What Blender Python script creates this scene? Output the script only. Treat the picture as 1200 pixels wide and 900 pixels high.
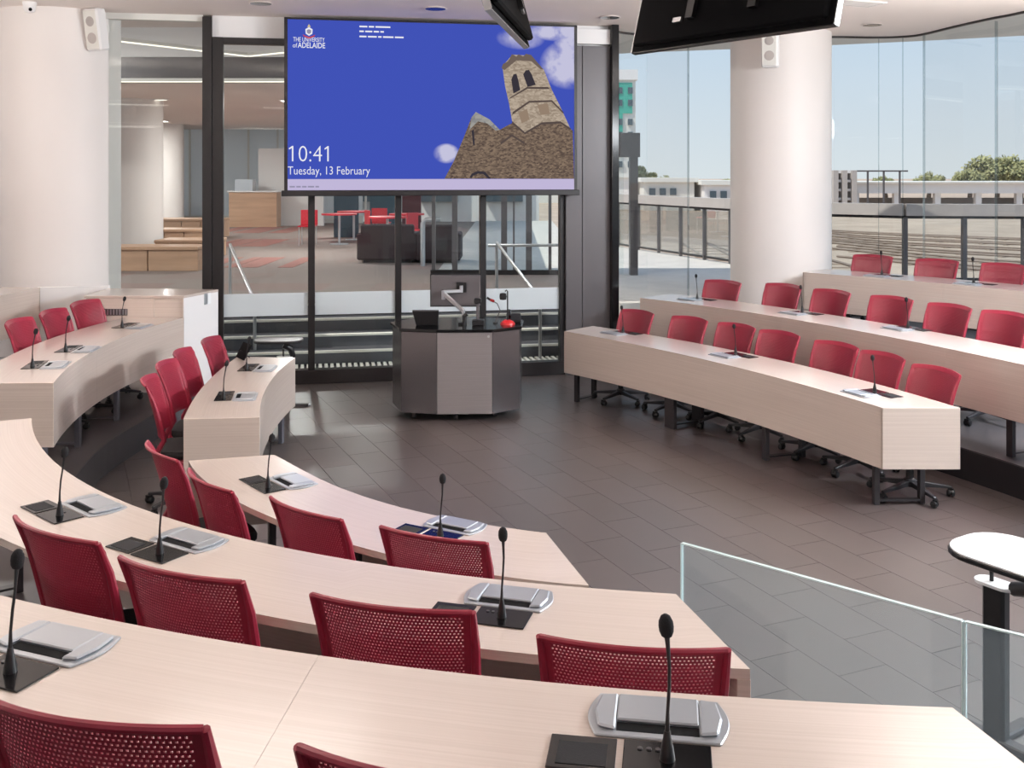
import bpy, bmesh, math, random
import numpy as np
from mathutils import Vector, Matrix
random.seed(7)
for o in list(bpy.data.objects): bpy.data.objects.remove(o)
S = bpy.context.scene
COL = S.collection
# ------------------------------------------------------------------ camera
cd = bpy.data.cameras.new('camera'); cam = bpy.data.objects.new('camera', cd); COL.objects.link(cam)
cam.location = (0, 0, 2.42); cam.rotation_euler = (math.pi/2, 0, 0)
cd.sensor_width = 36; cd.lens = 36; cd.shift_y = -0.205; cd.clip_start = .05; cd.clip_end = 2000
S.camera = cam
# ------------------------------------------------------------------ sky, sun, exposure
S.view_settings.view_transform = 'Standard'; S.view_settings.look = 'None'
S.view_settings.gamma = 1; S.view_settings.exposure = -0.06; S.view_settings.use_curve_mapping = False
w = bpy.data.worlds.new('world'); S.world = w; w.use_nodes = True
nt = w.node_tree; nt.nodes.clear()
tc = nt.nodes.new('ShaderNodeTexCoord'); sx = nt.nodes.new('ShaderNodeSeparateXYZ')
rp = nt.nodes.new('ShaderNodeValToRGB'); bg = nt.nodes.new('ShaderNodeBackground'); ow = nt.nodes.new('ShaderNodeOutputWorld')
nt.links.new(tc.outputs['Generated'], sx.inputs[0]); nt.links.new(sx.outputs['Z'], rp.inputs[0])
nt.links.new(rp.outputs[0], bg.inputs[0]); nt.links.new(bg.outputs[0], ow.inputs[0])
e = rp.color_ramp.elements
e[0].position = 0.0; e[0].color = (.80, .86, .90, 1); e[1].position = .9; e[1].color = (.42, .62, .95, 1)
m_ = rp.color_ramp.elements.new(.12); m_.color = (.66, .79, .93, 1)
bg.inputs[1].default_value = .95
sd = bpy.data.lights.new('sun', 'SUN'); sd.energy = 4.2; sd.angle = .01; sd.color = (1, .95, .86)
FILL_LAMPS = [(x, y, d, u, drop) for y, drop, row in ((.6, .8, ((-4.2, 2, 10), (-1.5, 2, 6), (2.6, 2, 6))), (3.4, .9, ((-4.2, 2, 12), (-1.5, 2, 5), (2.6, 2, 6))),
        (6.2, .68, ((-4.2, 2, 100), (-1.5, 2, 160), (2.9, 2, 130)))) for x, d, u in row]      # unseen fill lamps added to brighten desks and ceiling: x, y, watts down, watts up, drop
FILL_UP = [(-6.55, 7.8, 2.5, 75, -1), (-6.55, 5.0, 2.6, 40, -1), (5.95, 8.6, 2.8, 140, 1), (5.95, 5.4, 2.8, 50, 1)]      # unseen lamps added to brighten the ceiling: x, y, z, watts, side
FILL_SIDE = [(5.85, y, 3.35, e) for y, e in ((.8, 30), (3.2, 60), (5.4, 250), (7.4, 330))]      # added unseen lamps imitating window daylight: x, y, z, watts
sun = bpy.data.objects.new('sun', sd); COL.objects.link(sun)
sun.rotation_euler = Vector((.48, .24, -.84)).to_track_quat('-Z', 'Y').to_euler()

# ------------------------------------------------------------------ materials
def lin(r, g, b): return tuple(((c/255)/12.92 if c/255 <= .04045 else ((c/255+.055)/1.055)**2.4) for c in (r, g, b)) + (1,)
def newmat(name):
    m = bpy.data.materials.new(name); m.use_nodes = True
    n = m.node_tree; b = n.nodes['Principled BSDF']; return m, n, b
def pbr(name, rgb, rough=.5, metal=0, spec=.5, var=0, scale=(8, 8, 8), bump=0, coat=0):
    m, n, b = newmat(name); c = lin(*rgb)
    b.inputs['Base Color'].default_value = c; b.inputs['Roughness'].default_value = rough
    b.inputs['Metallic'].default_value = metal; b.inputs['Specular IOR Level'].default_value = spec
    b.inputs['Coat Weight'].default_value = coat
    if var or bump:
        t = n.nodes.new('ShaderNodeTexCoord'); mp = n.nodes.new('ShaderNodeMapping'); nz = n.nodes.new('ShaderNodeTexNoise')
        mp.inputs['Scale'].default_value = scale; nz.inputs['Scale'].default_value = 1; nz.inputs['Detail'].default_value = 4
        n.links.new(t.outputs['Object'], mp.inputs[0]); n.links.new(mp.outputs[0], nz.inputs['Vector'])
        if var:
            r = n.nodes.new('ShaderNodeValToRGB'); n.links.new(nz.outputs[0], r.inputs[0])
            r.color_ramp.elements[0].position = .3; r.color_ramp.elements[1].position = .7
            r.color_ramp.elements[0].color = tuple(x*(1-var) for x in c[:3])+(1,)
            r.color_ramp.elements[1].color = tuple(min(1, x*(1+var)) for x in c[:3])+(1,)
            n.links.new(r.outputs[0], b.inputs['Base Color'])
        if bump:
            bp = n.nodes.new('ShaderNodeBump'); bp.inputs['Strength'].default_value = bump; bp.inputs['Distance'].default_value = .002
            n.links.new(nz.outputs[0], bp.inputs['Height']); n.links.new(bp.outputs[0], b.inputs['Normal'])
    return m
def emit(name, rgb, k=1):
    m = bpy.data.materials.new(name); m.use_nodes = True; n = m.node_tree; n.nodes.clear()
    e = n.nodes.new('ShaderNodeEmission'); o = n.nodes.new('ShaderNodeOutputMaterial')
    e.inputs[0].default_value = lin(*rgb); e.inputs[1].default_value = k; n.links.new(e.outputs[0], o.inputs[0]); return m
def glass(name, tint=(.97, .985, .98), refl=.9, ior=1.5, body=0):
    m = bpy.data.materials.new(name); m.use_nodes = True; n = m.node_tree; n.nodes.clear()
    t = n.nodes.new('ShaderNodeBsdfTransparent'); g = n.nodes.new('ShaderNodeBsdfGlossy'); x = n.nodes.new('ShaderNodeMixShader')
    f = n.nodes.new('ShaderNodeFresnel'); o = n.nodes.new('ShaderNodeOutputMaterial'); mm = n.nodes.new('ShaderNodeMath'); mm.operation = 'MULTIPLY'
    t.inputs[0].default_value = (*tint, 1); g.inputs['Roughness'].default_value = 0; f.inputs[0].default_value = ior; mm.inputs[1].default_value = refl
    n.links.new(f.outputs[0], mm.inputs[0]); n.links.new(mm.outputs[0], x.inputs[0]); n.links.new(t.outputs[0], x.inputs[1]); n.links.new(g.outputs[0], x.inputs[2])
    last = x
    if body:
        d = n.nodes.new('ShaderNodeBsdfDiffuse'); d.inputs[0].default_value = (.9, .93, .95, 1); tr = n.nodes.new('ShaderNodeBsdfTranslucent'); tr.inputs[0].default_value = (.9, .93, .95, 1)
        a = n.nodes.new('ShaderNodeMixShader'); a.inputs[0].default_value = .6; n.links.new(d.outputs[0], a.inputs[1]); n.links.new(tr.outputs[0], a.inputs[2])
        y = n.nodes.new('ShaderNodeMixShader'); y.inputs[0].default_value = body; n.links.new(x.outputs[0], y.inputs[1]); n.links.new(a.outputs[0], y.inputs[2]); last = y
    n.links.new(last.outputs[0], o.inputs[0]); return m
def wood(name, c1, c2, rough=.35, scale=(1.2, 70, 1), spec=.5):
    m, n, b = newmat(name)
    t = n.nodes.new('ShaderNodeUVMap'); mp = n.nodes.new('ShaderNodeMapping'); nz = n.nodes.new('ShaderNodeTexNoise'); r = n.nodes.new('ShaderNodeValToRGB')
    mp.inputs['Scale'].default_value = scale; nz.inputs['Scale'].default_value = 1.0; nz.inputs['Detail'].default_value = 6; nz.inputs['Distortion'].default_value = .4
    n.links.new(t.outputs[0], mp.inputs[0]); n.links.new(mp.outputs[0], nz.inputs['Vector']); n.links.new(nz.outputs[0], r.inputs[0])
    r.color_ramp.elements[0].position = .32; r.color_ramp.elements[1].position = .68
    r.color_ramp.elements[0].color = lin(*c1); r.color_ramp.elements[1].color = lin(*c2)
    n.links.new(r.outputs[0], b.inputs['Base Color']); b.inputs['Roughness'].default_value = rough; b.inputs['Specular IOR Level'].default_value = spec
    b.inputs['Coat Weight'].default_value = .9; b.inputs['Coat Roughness'].default_value = .16; b.inputs['Coat IOR'].default_value = 1.55
    return m
M = {}
M['wood'] = wood('pale_wood', (196, 180, 169), (205, 190, 180), .35, (.8, 130, 1))
M['woodp'] = wood('pale_wood_panel', (198, 182, 171), (208, 193, 182), .45, (.8, 110, 1))
M['red'] = pbr('red_plastic', (138, 28, 50), .42, 0, .55)
M['seatblack'] = pbr('black_fabric', (30, 27, 29), .9, var=.2, scale=(60, 60, 60))
M['basegrey'] = pbr('dark_grey_nylon', (42, 40, 43), .45)
M['black'] = pbr('black_plastic', (18, 17, 19), .4)
M['blackmatt'] = pbr('black_matt', (12, 12, 14), .8, 0, .1)
M['blackgloss'] = pbr('black_gloss', (14, 13, 15), .12)
M['foam'] = pbr('black_foam', (22, 20, 23), .95, var=.3, scale=(300, 300, 300), bump=.5)
M['frame'] = pbr('black_aluminium', (30, 26, 27), .35)
M['leg'] = pbr('grey_steel_leg', (96, 96, 104), .4, .3)
M['legdark'] = pbr('dark_steel_leg', (58, 54, 56), .4, .3)
M['silver'] = pbr('silver_metal', (196, 199, 204), .28, .75)
M['silverbox'] = pbr('silver_plastic', (172, 176, 182), .28, .45, coat=.3)
M['alu'] = pbr('satin_aluminium', (200, 200, 202), .35, .9)
M['white'] = pbr('white_paint', (232, 229, 228), .6)
M['ceil'] = pbr('ceiling_paint', (236, 224, 217), .8)
M['column'] = pbr('column_paint', (228, 221, 217), .55, var=.02, scale=(1, 1, .6))
M['dgrey'] = pbr('dark_grey_panel', (92, 88, 90), .35, .2)
M['riser'] = pbr('grey_riser', (88, 88, 92), .6)
M['tiercarpet'] = pbr('dark_tier_floor', (70, 66, 68), .35, var=.08, scale=(4, 4, 4))
M['tierblack'] = pbr('black_riser', (26, 24, 27), .6)
M['ss'] = pbr('brushed_steel', (156, 149, 149), .34, .65, var=.05, scale=(2, 2, 160))
M['ssd'] = pbr('brushed_steel_dark', (108, 103, 105), .26, .75, var=.06, scale=(2, 2, 160))
M['glass'] = glass('clear_glass', (.95, .975, .97), .55)
M['facade'] = glass('facade_glass', (.97, .985, .985), .12)
M['fin'] = glass('glass_fin', (.84, .87, .88), .4)
M['bal'] = glass('balustrade_glass', (.90, .955, .965), .65, 1.5, .035)
M['edge'] = pbr('green_glass_edge', (206, 224, 224), .15)
M['frost'] = glass('frosted_film', (.95, .97, .98), .5, 1.45, .95)
M['nosing'] = pbr('white_nosing', (225, 222, 214), .6)
M['step'] = pbr('grey_step', (84, 84, 90), .7)
M['concrete'] = pbr('grey_concrete', (176, 168, 164), .8, var=.06, scale=(2, 2, 2))
M['pave'] = pbr('terrace_paving', (196, 190, 184), .85, var=.06, scale=(3, 3, 3))
M['offwhite'] = pbr('off_white', (222, 220, 214), .7)
M['redcaddy'] = pbr('red_gloss', (186, 30, 34), .3)
M['switch'] = pbr('white_switch', (240, 240, 240), .3)
M['foyerwood'] = pbr('foyer_wood', (188, 152, 124), .5, var=.12, scale=(1, 12, 12))
M['teal'] = pbr('teal_panel', (60, 170, 150), .6)
M['darkwin'] = pbr('dark_window', (70, 84, 94), .3)
M['leaf'] = pbr('eucalypt_leaf', (158, 156, 112), .9, var=.3, scale=(.9, .9, .9))
M['trunk'] = pbr('bark', (110, 92, 76), .9)
M['ballast'] = pbr('rail_ballast', (182, 160, 142), .95, var=.15, scale=(.35, .35, .35))
M['rail'] = pbr('rail_steel', (136, 118, 106), .6, .2)
M['sleeper'] = pbr('sleeper_timber', (158, 138, 122), .9)

# tile: colour varies a little per tile
def tilemat():
    m, n, b = newmat('floor_tile')
    oi = n.nodes.new('ShaderNodeObjectInfo'); r = n.nodes.new('ShaderNodeValToRGB')
    r.color_ramp.elements[0].color = lin(72, 63, 61); r.color_ramp.elements[1].color = lin(80, 70, 68)
    t = n.nodes.new('ShaderNodeTexCoord'); nz = n.nodes.new('ShaderNodeTexNoise'); nz.inputs['Scale'].default_value = 6; nz.inputs['Detail'].default_value = 5
    mx = n.nodes.new('ShaderNodeMixRGB'); mx.blend_type = 'MULTIPLY'; mx.inputs[0].default_value = .12
    n.links.new(oi.outputs['Random'], r.inputs[0]); n.links.new(t.outputs['Object'], nz.inputs['Vector'])
    n.links.new(r.outputs[0], mx.inputs[1]); n.links.new(nz.outputs[0], mx.inputs[2]); n.links.new(mx.outputs[0], b.inputs['Base Color'])
    b.inputs['Roughness'].default_value = .36; b.inputs['Specular IOR Level'].default_value = .5; b.inputs['IOR'].default_value = 2.0
    return m
M['tile'] = tilemat()
M['grout'] = pbr('dark_grout', (44, 36, 34), .8)
def carpetmat():
    m, n, b = newmat('foyer_carpet')
    t = n.nodes.new('ShaderNodeTexCoord'); br = n.nodes.new('ShaderNodeTexBrick'); br.inputs['Scale'].default_value = 1
    br.inputs['Color1'].default_value = lin(134, 122, 116); br.inputs['Color2'].default_value = lin(136, 108, 102); br.inputs['Mortar'].default_value = lin(134, 122, 116)
    br.inputs['Brick Width'].default_value = 2.4; br.inputs['Row Height'].default_value = 1.6; br.inputs['Mortar Size'].default_value = .35; br.inputs['Bias'].default_value = -.35
    n.links.new(t.outputs['Object'], br.inputs['Vector']); n.links.new(br.outputs[0], b.inputs['Base Color']); b.inputs['Roughness'].default_value = .9
    return m
M['carpet'] = carpetmat()

# ------------------------------------------------------------------ mesh helpers
class MB:
    def __init__(s): s.v = []; s.f = []
    def add(s, vs, fs):
        k = len(s.v); s.v += [tuple(v) for v in vs]; s.f += [tuple(i+k for i in f) for f in fs]; return s
    def box(s, x0, x1, y0, y1, z0, z1, mat=None):
        vs = [Vector((x, y, z)) for z in (z0, z1) for y in (y0, y1) for x in (x0, x1)]
        if mat is not None: vs = [mat @ v for v in vs]
        return s.add(vs, [(0, 2, 3, 1), (4, 5, 7, 6), (0, 1, 5, 4), (2, 6, 7, 3), (0, 4, 6, 2), (1, 3, 7, 5)])
    def bar(s, p, q, a, b, up=(0, 0, 1)):      # rectangular bar from p to q
        p = Vector(p); q = Vector(q); d = (q-p).normalized(); u = Vector(up)
        if abs(d.dot(u)) > .98: u = Vector((0, 1, 0))
        x = d.cross(u).normalized(); y = x.cross(d).normalized()
        vs = [c + x*i*a/2 + y*j*b/2 for c in (p, q) for j in (-1, 1) for i in (-1, 1)]
        return s.add(vs, [(0, 2, 3, 1), (4, 5, 7, 6), (0, 1, 5, 4), (2, 6, 7, 3), (0, 4, 6, 2), (1, 3, 7, 5)])
    def tube(s, pts, r, n=8, flat=1):
        pts = [Vector(p) for p in pts]; rr = r if isinstance(r, (list, tuple)) else [r]*len(pts)
        rings = []; pu = None
        for i, p in enumerate(pts):
            d = (pts[min(i+1, len(pts)-1)]-pts[max(i-1, 0)]).normalized()
            u = Vector((0, 0, 1)) if abs(d.z) < .95 else Vector((0, 1, 0))
            if pu is not None: u = pu
            x = d.cross(u); x = x.normalized() if x.length > 1e-6 else Vector((1, 0, 0)); y = x.cross(d).normalized(); pu = y
            rings.append([p + x*math.cos(2*math.pi*k/n)*rr[i] + y*math.sin(2*math.pi*k/n)*rr[i]*flat for k in range(n)])
        vs = [v for g in rings for v in g]; fs = []
        for i in range(len(pts)-1):
            for k in range(n): fs.append((i*n+k, i*n+(k+1) % n, (i+1)*n+(k+1) % n, (i+1)*n+k))
        fs.append(tuple(range(n))[::-1]); fs.append(tuple((len(pts)-1)*n+k for k in range(n)))
        return s.add(vs, fs)
    def lathe(s, prof, n=16, c=(0, 0, 0)):     # prof: (r,z)
        vs = []; fs = []; c = Vector(c)
        for r, z in prof: vs += [c+Vector((r*math.cos(2*math.pi*k/n), r*math.sin(2*math.pi*k/n), z)) for k in range(n)]
        for i in range(len(prof)-1):
            for k in range(n): fs.append((i*n+k, i*n+(k+1) % n, (i+1)*n+(k+1) % n, (i+1)*n+k))
        fs.append(tuple(range(n))[::-1]); fs.append(tuple((len(prof)-1)*n+k for k in range(n)))
        return s.add(vs, fs)
    def prism(s, poly, z0, z1):
        n = len(poly); vs = [(x, y, z0) for x, y in poly]+[(x, y, z1) for x, y in poly]
        fs = [tuple(range(n))[::-1], tuple(range(n, 2*n))]+[(i, (i+1) % n, n+(i+1) % n, n+i) for i in range(n)]
        return s.add(vs, fs)
    def mesh(s, name, mat, smooth=False, bevel=0, uv=None):
        me = bpy.data.meshes.new(name); me.from_pydata(s.v, [], s.f)
        bm = bmesh.new(); bm.from_mesh(me); bmesh.ops.recalc_face_normals(bm, faces=bm.faces)
        if bevel:
            es = [e for e in bm.edges if len(e.link_faces) == 2 and e.calc_face_angle(0) > .6]
            bmesh.ops.bevel(bm, geom=es, offset=bevel, segments=1, affect='EDGES', profile=.5)
        if smooth:
            for f in bm.faces: f.smooth = True
            for e in bm.edges:
                if len(e.link_faces) == 2 and e.calc_face_angle(0) > .7: e.smooth = False
        if uv:
            ul = bm.loops.layers.uv.new('UVMap')
            for f in bm.faces:
                for l in f.loops: l[ul].uv = uv(l.vert.co, f.normal)
        bm.to_mesh(me); bm.free(); me.materials.append(mat); return me
    def build(s, name, mat, parent=None, smooth=False, bevel=0, uv=None):
        return obj(name, s.mesh(name, mat, smooth, bevel, uv), parent)
def obj(name, me, parent=None, loc=None, rz=0):
    o = bpy.data.objects.new(name, me); COL.objects.link(o)
    if parent: o.parent = parent
    if loc: o.location = loc
    if rz: o.rotation_euler = (0, 0, rz)
    return o
def tag(o, label=None, cat=None, group=None, kind=None):
    if label: o['label'] = label
    if cat: o['category'] = cat
    if group: o['group'] = group
    if kind: o['kind'] = kind
    return o
def empty(name, loc=(0, 0, 0), rz=0):
    o = bpy.data.objects.new(name, None); o.empty_display_size = .1; COL.objects.link(o); o.location = loc; o.rotation_euler = (0, 0, rz); return o
def struct(o): o['kind'] = 'structure'; return o
def copy_tree(o, parent=None):
    c = o.copy(); COL.objects.link(c); c.parent = parent
    for ch in [x for x in KIDS.get(o.name, [])]: copy_tree(ch, c)
    return c
KIDS = {}
def index_kids():
    KIDS.clear()
    for o in bpy.data.objects:
        if o.parent: KIDS.setdefault(o.parent.name, []).append(o)
def smooth_curve(pts, n, deg=None):
    p = np.array(pts, float); d = np.r_[0, np.cumsum(np.hypot(*np.diff(p, axis=0).T))]; t = d/d[-1]
    deg = deg or (1 if len(p) == 2 else 2 if len(p) < 6 else 4)
    wt = np.ones(len(p)); wt[0] = wt[-1] = 6
    cx = np.polyfit(t, p[:, 0], deg, w=wt); cy = np.polyfit(t, p[:, 1], deg, w=wt); u = np.linspace(0, 1, n)
    return np.c_[np.polyval(cx, u), np.polyval(cy, u)]
def spline(pts, n=6):          # Catmull-Rom through the points
    P_ = [np.array(q, float) for q in pts]; P_ = [2*P_[0]-P_[1]]+P_+[2*P_[-1]-P_[-2]]; out = []
    for i in range(1, len(P_)-2):
        a, b, c, d = P_[i-1:i+3]
        for k in range(n):
            t = k/n; out.append(tuple(.5*((2*b)+(c-a)*t+(2*a-5*b+4*c-d)*t*t+(3*b-a-3*c+d)*t**3)))
    out.append(tuple(P_[-2])); return out
def uvbox(co, no):
    if abs(no.z) > .6: return (co.x, co.y)
    if abs(no.x) > abs(no.y): return (co.y, co.z)
    return (co.x, co.z)
def text_mesh(txt, size, mat, spacing=1, offset=0, align='LEFT'):
    c = bpy.data.curves.new('lettering', 'FONT'); c.body = txt; c.size = size; c.space_character = spacing; c.offset = offset; c.align_x = align; c.resolution_u = 3
    o = bpy.data.objects.new('lettering', c); COL.objects.link(o)
    dg = bpy.context.evaluated_depsgraph_get(); me = bpy.data.meshes.new_from_object(o.evaluated_get(dg))
    bpy.data.objects.remove(o); me.materials.clear(); me.materials.append(mat); return me

# ------------------------------------------------------------------ measured plan (metres; x right, y away from the camera)
TIER = .25; TOP = .75; CEIL = 4.22; FOY = .75
WA = Vector((-2.36, 11.85, 0)); WD = Vector((.9825, .1859, 0)).normalized(); WN = Vector((-WD.y, WD.x, 0))
def wp(s, off=0, z=0): v = WA+WD*s+WN*off; return Vector((v.x, v.y, z))
WROT = math.atan2(WD.y, WD.x)
DESK = {
 'R1': (0, [(0.554, 10.891), (1.221, 9.97), (1.872, 8.987), (2.328, 8.146), (2.645, 7.314)], [(0.891, 11.258), (1.65, 10.32), (2.36, 9.28), (2.87, 8.27), (3.2, 7.314)]),
 'R2': (1, [(1.469, 11.752), (2.343, 10.65), (2.961, 9.682), (3.35, 8.738), (3.821, 7.641), (4.1, 6.75)], None),
 'R3': (2, [(3.469, 12.209), (4.324, 11.232), (5.124, 10.248), (5.55, 9.5)], None),
 'L1': (0, [(-1.732, 7.032), (-1.848, 7.562), (-1.958, 8.315), (-1.974, 8.789), (-1.973, 9.321)], [(-2.24, 6.983), (-2.347, 7.45), (-2.42, 8.113), (-2.518, 8.966), (-2.509, 9.364)]),
 'L2': (1, [(-3.119, 6.969), (-3.371, 8.173), (-3.381, 9.016), (-3.321, 9.627), (-3.25, 10.143)], [(-3.70, 6.95), (-3.93, 8.05), (-3.99, 9.016), (-3.93, 9.6), (-3.84, 10.143)]),
 'L3': (2, [(-4.9, 8.5), (-4.95, 9.6), (-4.865, 10.556)], None),
 'B1': (0, [(-1.411, 6.091), (-1.281, 5.912), (-0.908, 5.446), (-0.603, 5.165), (-0.332, 4.985), (-0.04, 4.841), (0.159, 4.766)], [(-1.884, 5.964), (-1.751, 5.709), (-1.62, 5.505), (-1.403, 5.219), (-0.733, 4.628), (-0.125, 4.282), (0.312, 4.158)]),
 'B2': (1, [(-2.795, 5.958), (-2.45, 5.325), (-2.252, 5.041), (-2.074, 4.841), (-1.883, 4.612), (-1.584, 4.369), (-1.162, 4.067), (-0.873, 3.882), (-0.464, 3.712), (-0.105, 3.603), (0.265, 3.528), (0.554, 3.463)],
        [(-3.32, 5.72), (-2.93, 5.02), (-2.5, 4.45), (-2.0, 3.98), (-1.49, 3.665), (-.884, 3.335), (-.128, 3.065), (.683, 2.938)]),
 'B3': (2, [(-2.1, 3.2), (-1.422, 2.845), (-1.101, 2.708), (-0.634, 2.534), (0.0, 2.38), (0.57, 2.279), (0.966, 2.246)], [(-2.35, 2.69), (-1.65, 2.32), (-1.3, 2.17), (-.8, 1.98), (-.1, 1.81), (.5, 1.715), (1.1, 1.68)]),
}
CHAIR = {
 'R1': [(1.387, 11.1), (1.868, 10.571), (2.245, 10.091), (2.544, 9.6), (2.878, 8.97), (3.087, 8.457), (3.266, 7.824)],
 'R2': [(2.47, 11.808), (3.061, 11.442), (3.419, 10.853), (3.844, 10.25), (4.156, 9.647), (4.434, 9.111)],
 'R3': [(4.384, 12.379), (4.91, 11.76), (5.395, 11.2)],
 'L2': [(-4.169, 9.906), (-4.182, 9.242), (-4.201, 8.632)],
 'L1': [(-2.745, 9.202), (-2.799, 8.58), (-2.753, 8.018), (-2.66, 7.415)],
 'B1': [(-1.924, 5.498), (-1.505, 4.961), (-0.944, 4.531), (-0.357, 4.199)],
 'B2': [(-1.622, 3.54), (-1.071, 3.181), (-0.373, 2.923), (0.305, 2.669)],
 'B3': [(-0.812, 1.855), (-0.135, 1.673)],
}
MIC = {
 'B3': [(-1.174, 2.396), (0.309, 2.038)],
 'B2': [(-1.877, 4.249), (-1.315, 3.821), (-0.033, 3.271)],
 'B1': [(-1.298, 5.446), (-0.33, 4.715)],
 'L1': [(-2.146, 7.62), (-2.268, 8.751)],
 'L2': [(-3.531, 7.54), (-3.588, 8.232), (-3.625, 9.52)],
 'R1': [(1.174, 10.832), (2.074, 9.498), (2.783, 7.859)],
 'R2': [(2.111, 11.671), (2.98, 10.519), (3.66, 9.467)],
 'R3': [(4.28, 11.85), (4.95, 10.98)],
}
BANK = {'R': 'window-side bank', 'L': 'foyer-side bank', 'B': 'screen-facing bank'}
ROWN = {'1': 'front', '2': 'middle', '3': 'back'}
ORD = ['first', 'second', 'third', 'fourth', 'fifth', 'sixth', 'seventh']
# ================================================================== SETTING
T2L = [(-3.2, 10.15), (-3.23, 9.6), (-3.25, 9.0), (-3.26, 8.1), (-3.05, 7.0), (-2.66, 6.05), (-2.33, 5.4), (-1.8, 4.75), (-1.1, 4.2), (-.43, 3.85), (.25, 3.66), (.58, 3.58)]
T3L = [(-4.74, 10.6), (-4.82, 9.6), (-4.76, 8.5), (-4.5, 7.2), (-3.95, 5.9), (-3.3, 4.8), (-2.6, 3.8), (-2.05, 3.32), (-1.38, 2.96), (-.6, 2.64), (0, 2.48), (.57, 2.38), (.99, 2.34)]
T4L = [(-6.2, 8.5), (-5.9, 6.5), (-5.0, 4.4), (-3.4, 2.5), (-2.1, 1.45), (-.8, 1.0), (.3, .82), (1.28, .78)]
T2R = [(1.42, 11.72), (2.3, 10.6), (2.92, 9.65), (3.31, 8.72), (3.78, 7.62), (4.06, 6.7), (4.2, 5.5)]
T3R = [(3.42, 12.2), (4.28, 11.2), (5.08, 10.2), (5.48, 9.45), (5.75, 8.3)]
FAC = [(1.27, 12.55), (1.75, 13.3), (2.38, 13.78), (3.4, 14.05), (4.4, 13.98), (4.93, 13.77), (5.2, 13.63), (5.42, 13.5), (5.84, 12.38), (6.05, 11.2), (6.25, 9.6), (6.4, 7.5), (6.5, 5.5), (6.5, 3.0), (6.5, 0), (6.5, -3.5)]
T2L, T3L, T4L, T2R, T3R = [spline(q) for q in (T2L, T3L, T4L, T2R, T3R)]
def clip(poly, p, n):          # keep the side where (q-p).n <= 0
    out = []
    for i, a in enumerate(poly):
        b = poly[(i+1) % len(poly)]
        da = (a[0]-p[0])*n[0]+(a[1]-p[1])*n[1]; db = (b[0]-p[0])*n[0]+(b[1]-p[1])*n[1]
        if da <= 0: out.append(a)
        if (da < 0) != (db < 0) and da != db:
            t = da/(da-db); out.append((a[0]+(b[0]-a[0])*t, a[1]+(b[1]-a[1])*t))
    return out
def inside(p, poly):
    c = False
    for i in range(len(poly)):
        a = poly[i]; b = poly[i-1]
        if (a[1] > p[1]) != (b[1] > p[1]) and p[0] < (b[0]-a[0])*(p[1]-a[1])/(b[1]-a[1])+a[0]: c = not c
    return c
w0 = wp(-5); w1 = wp(3.68)
floor = struct(MB().prism([(-7, -3.5), (6.5, -3.5), (6.5, 12.6), (w1.x, w1.y), (w0.x, w0.y)], -.2, -.012).build('floor', M['grout']))
pit = [(-3.2, 10.3), (-3.1, 11.7), (1.3, 12.5)] + T2R + [(4.6, 4.5), (4.0, 2.6), (1.05, 2.3)] + T2L[::-1]
eu = Vector((-.3995, .9167)); ev = Vector((.9167, .3995)); TW = .2965; TL = .594
tiles = []
for i in range(-22, 40):
    for k in range(-20, 30):
        v0 = 3.119+i*TW; u0 = 3.895+k*TL+(0 if i % 2 else TL/2)
        cu = u0+TL/2; cv = v0+TW/2; c = eu*cu+ev*cv
        corners = [eu*(cu+a)+ev*(cv+b) for a, b in ((-.29, -.14), (.29, -.14), (.29, .14), (-.29, .14))]
        if any(inside((q.x, q.y), pit) for q in corners+[c]): tiles.append((c, corners))
tile_me = MB().box(-TL/2+.0015, TL/2-.0015, -TW/2+.0015, TW/2-.0015, -.012, 0).mesh('tile', M['tile'])
rest = MB(); ang = math.atan2(eu.y, eu.x)
hidden = lambda c: (c.x < -1.9 and c.y < 6.4) or (c.x < .4 and c.y < 4.2)
tiles.sort(key=lambda t: (hidden(t[0]), t[0].length)); cnt = 0
wallp = wp(0, -.03)
for c, corners in tiles:
    crosses = any((q-Vector((wallp.x, wallp.y))).dot(Vector((WN.x, WN.y))) > 0 for q in corners)
    if crosses:
        full = [eu*(c.dot(eu)+a)+ev*(c.dot(ev)+b) for a, b in ((-.2955, -.147), (.2955, -.147), (.2955, .147), (-.2955, .147))]
        pl = clip([(q.x, q.y) for q in full], (wallp.x, wallp.y), (WN.x, WN.y))
        if len(pl) < 3: continue
    if cnt < 298 and not hidden(c):
        if crosses: MB().prism(pl, -.012, 0).build('tile', M['tile'], floor)
        else: obj('tile', tile_me, floor, (c.x, c.y, 0), ang)
        cnt += 1
    else:
        full = pl if crosses else [(q.x, q.y) for q in [eu*(c.dot(eu)+a)+ev*(c.dot(ev)+b) for a, b in ((-.2955, -.147), (.2955, -.147), (.2955, .147), (-.2955, .147))]]
        rest.prism(full, -.012, 0)
if rest.v: tag(rest.build('tile_field', M['tile'], floor), kind='stuff')

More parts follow.
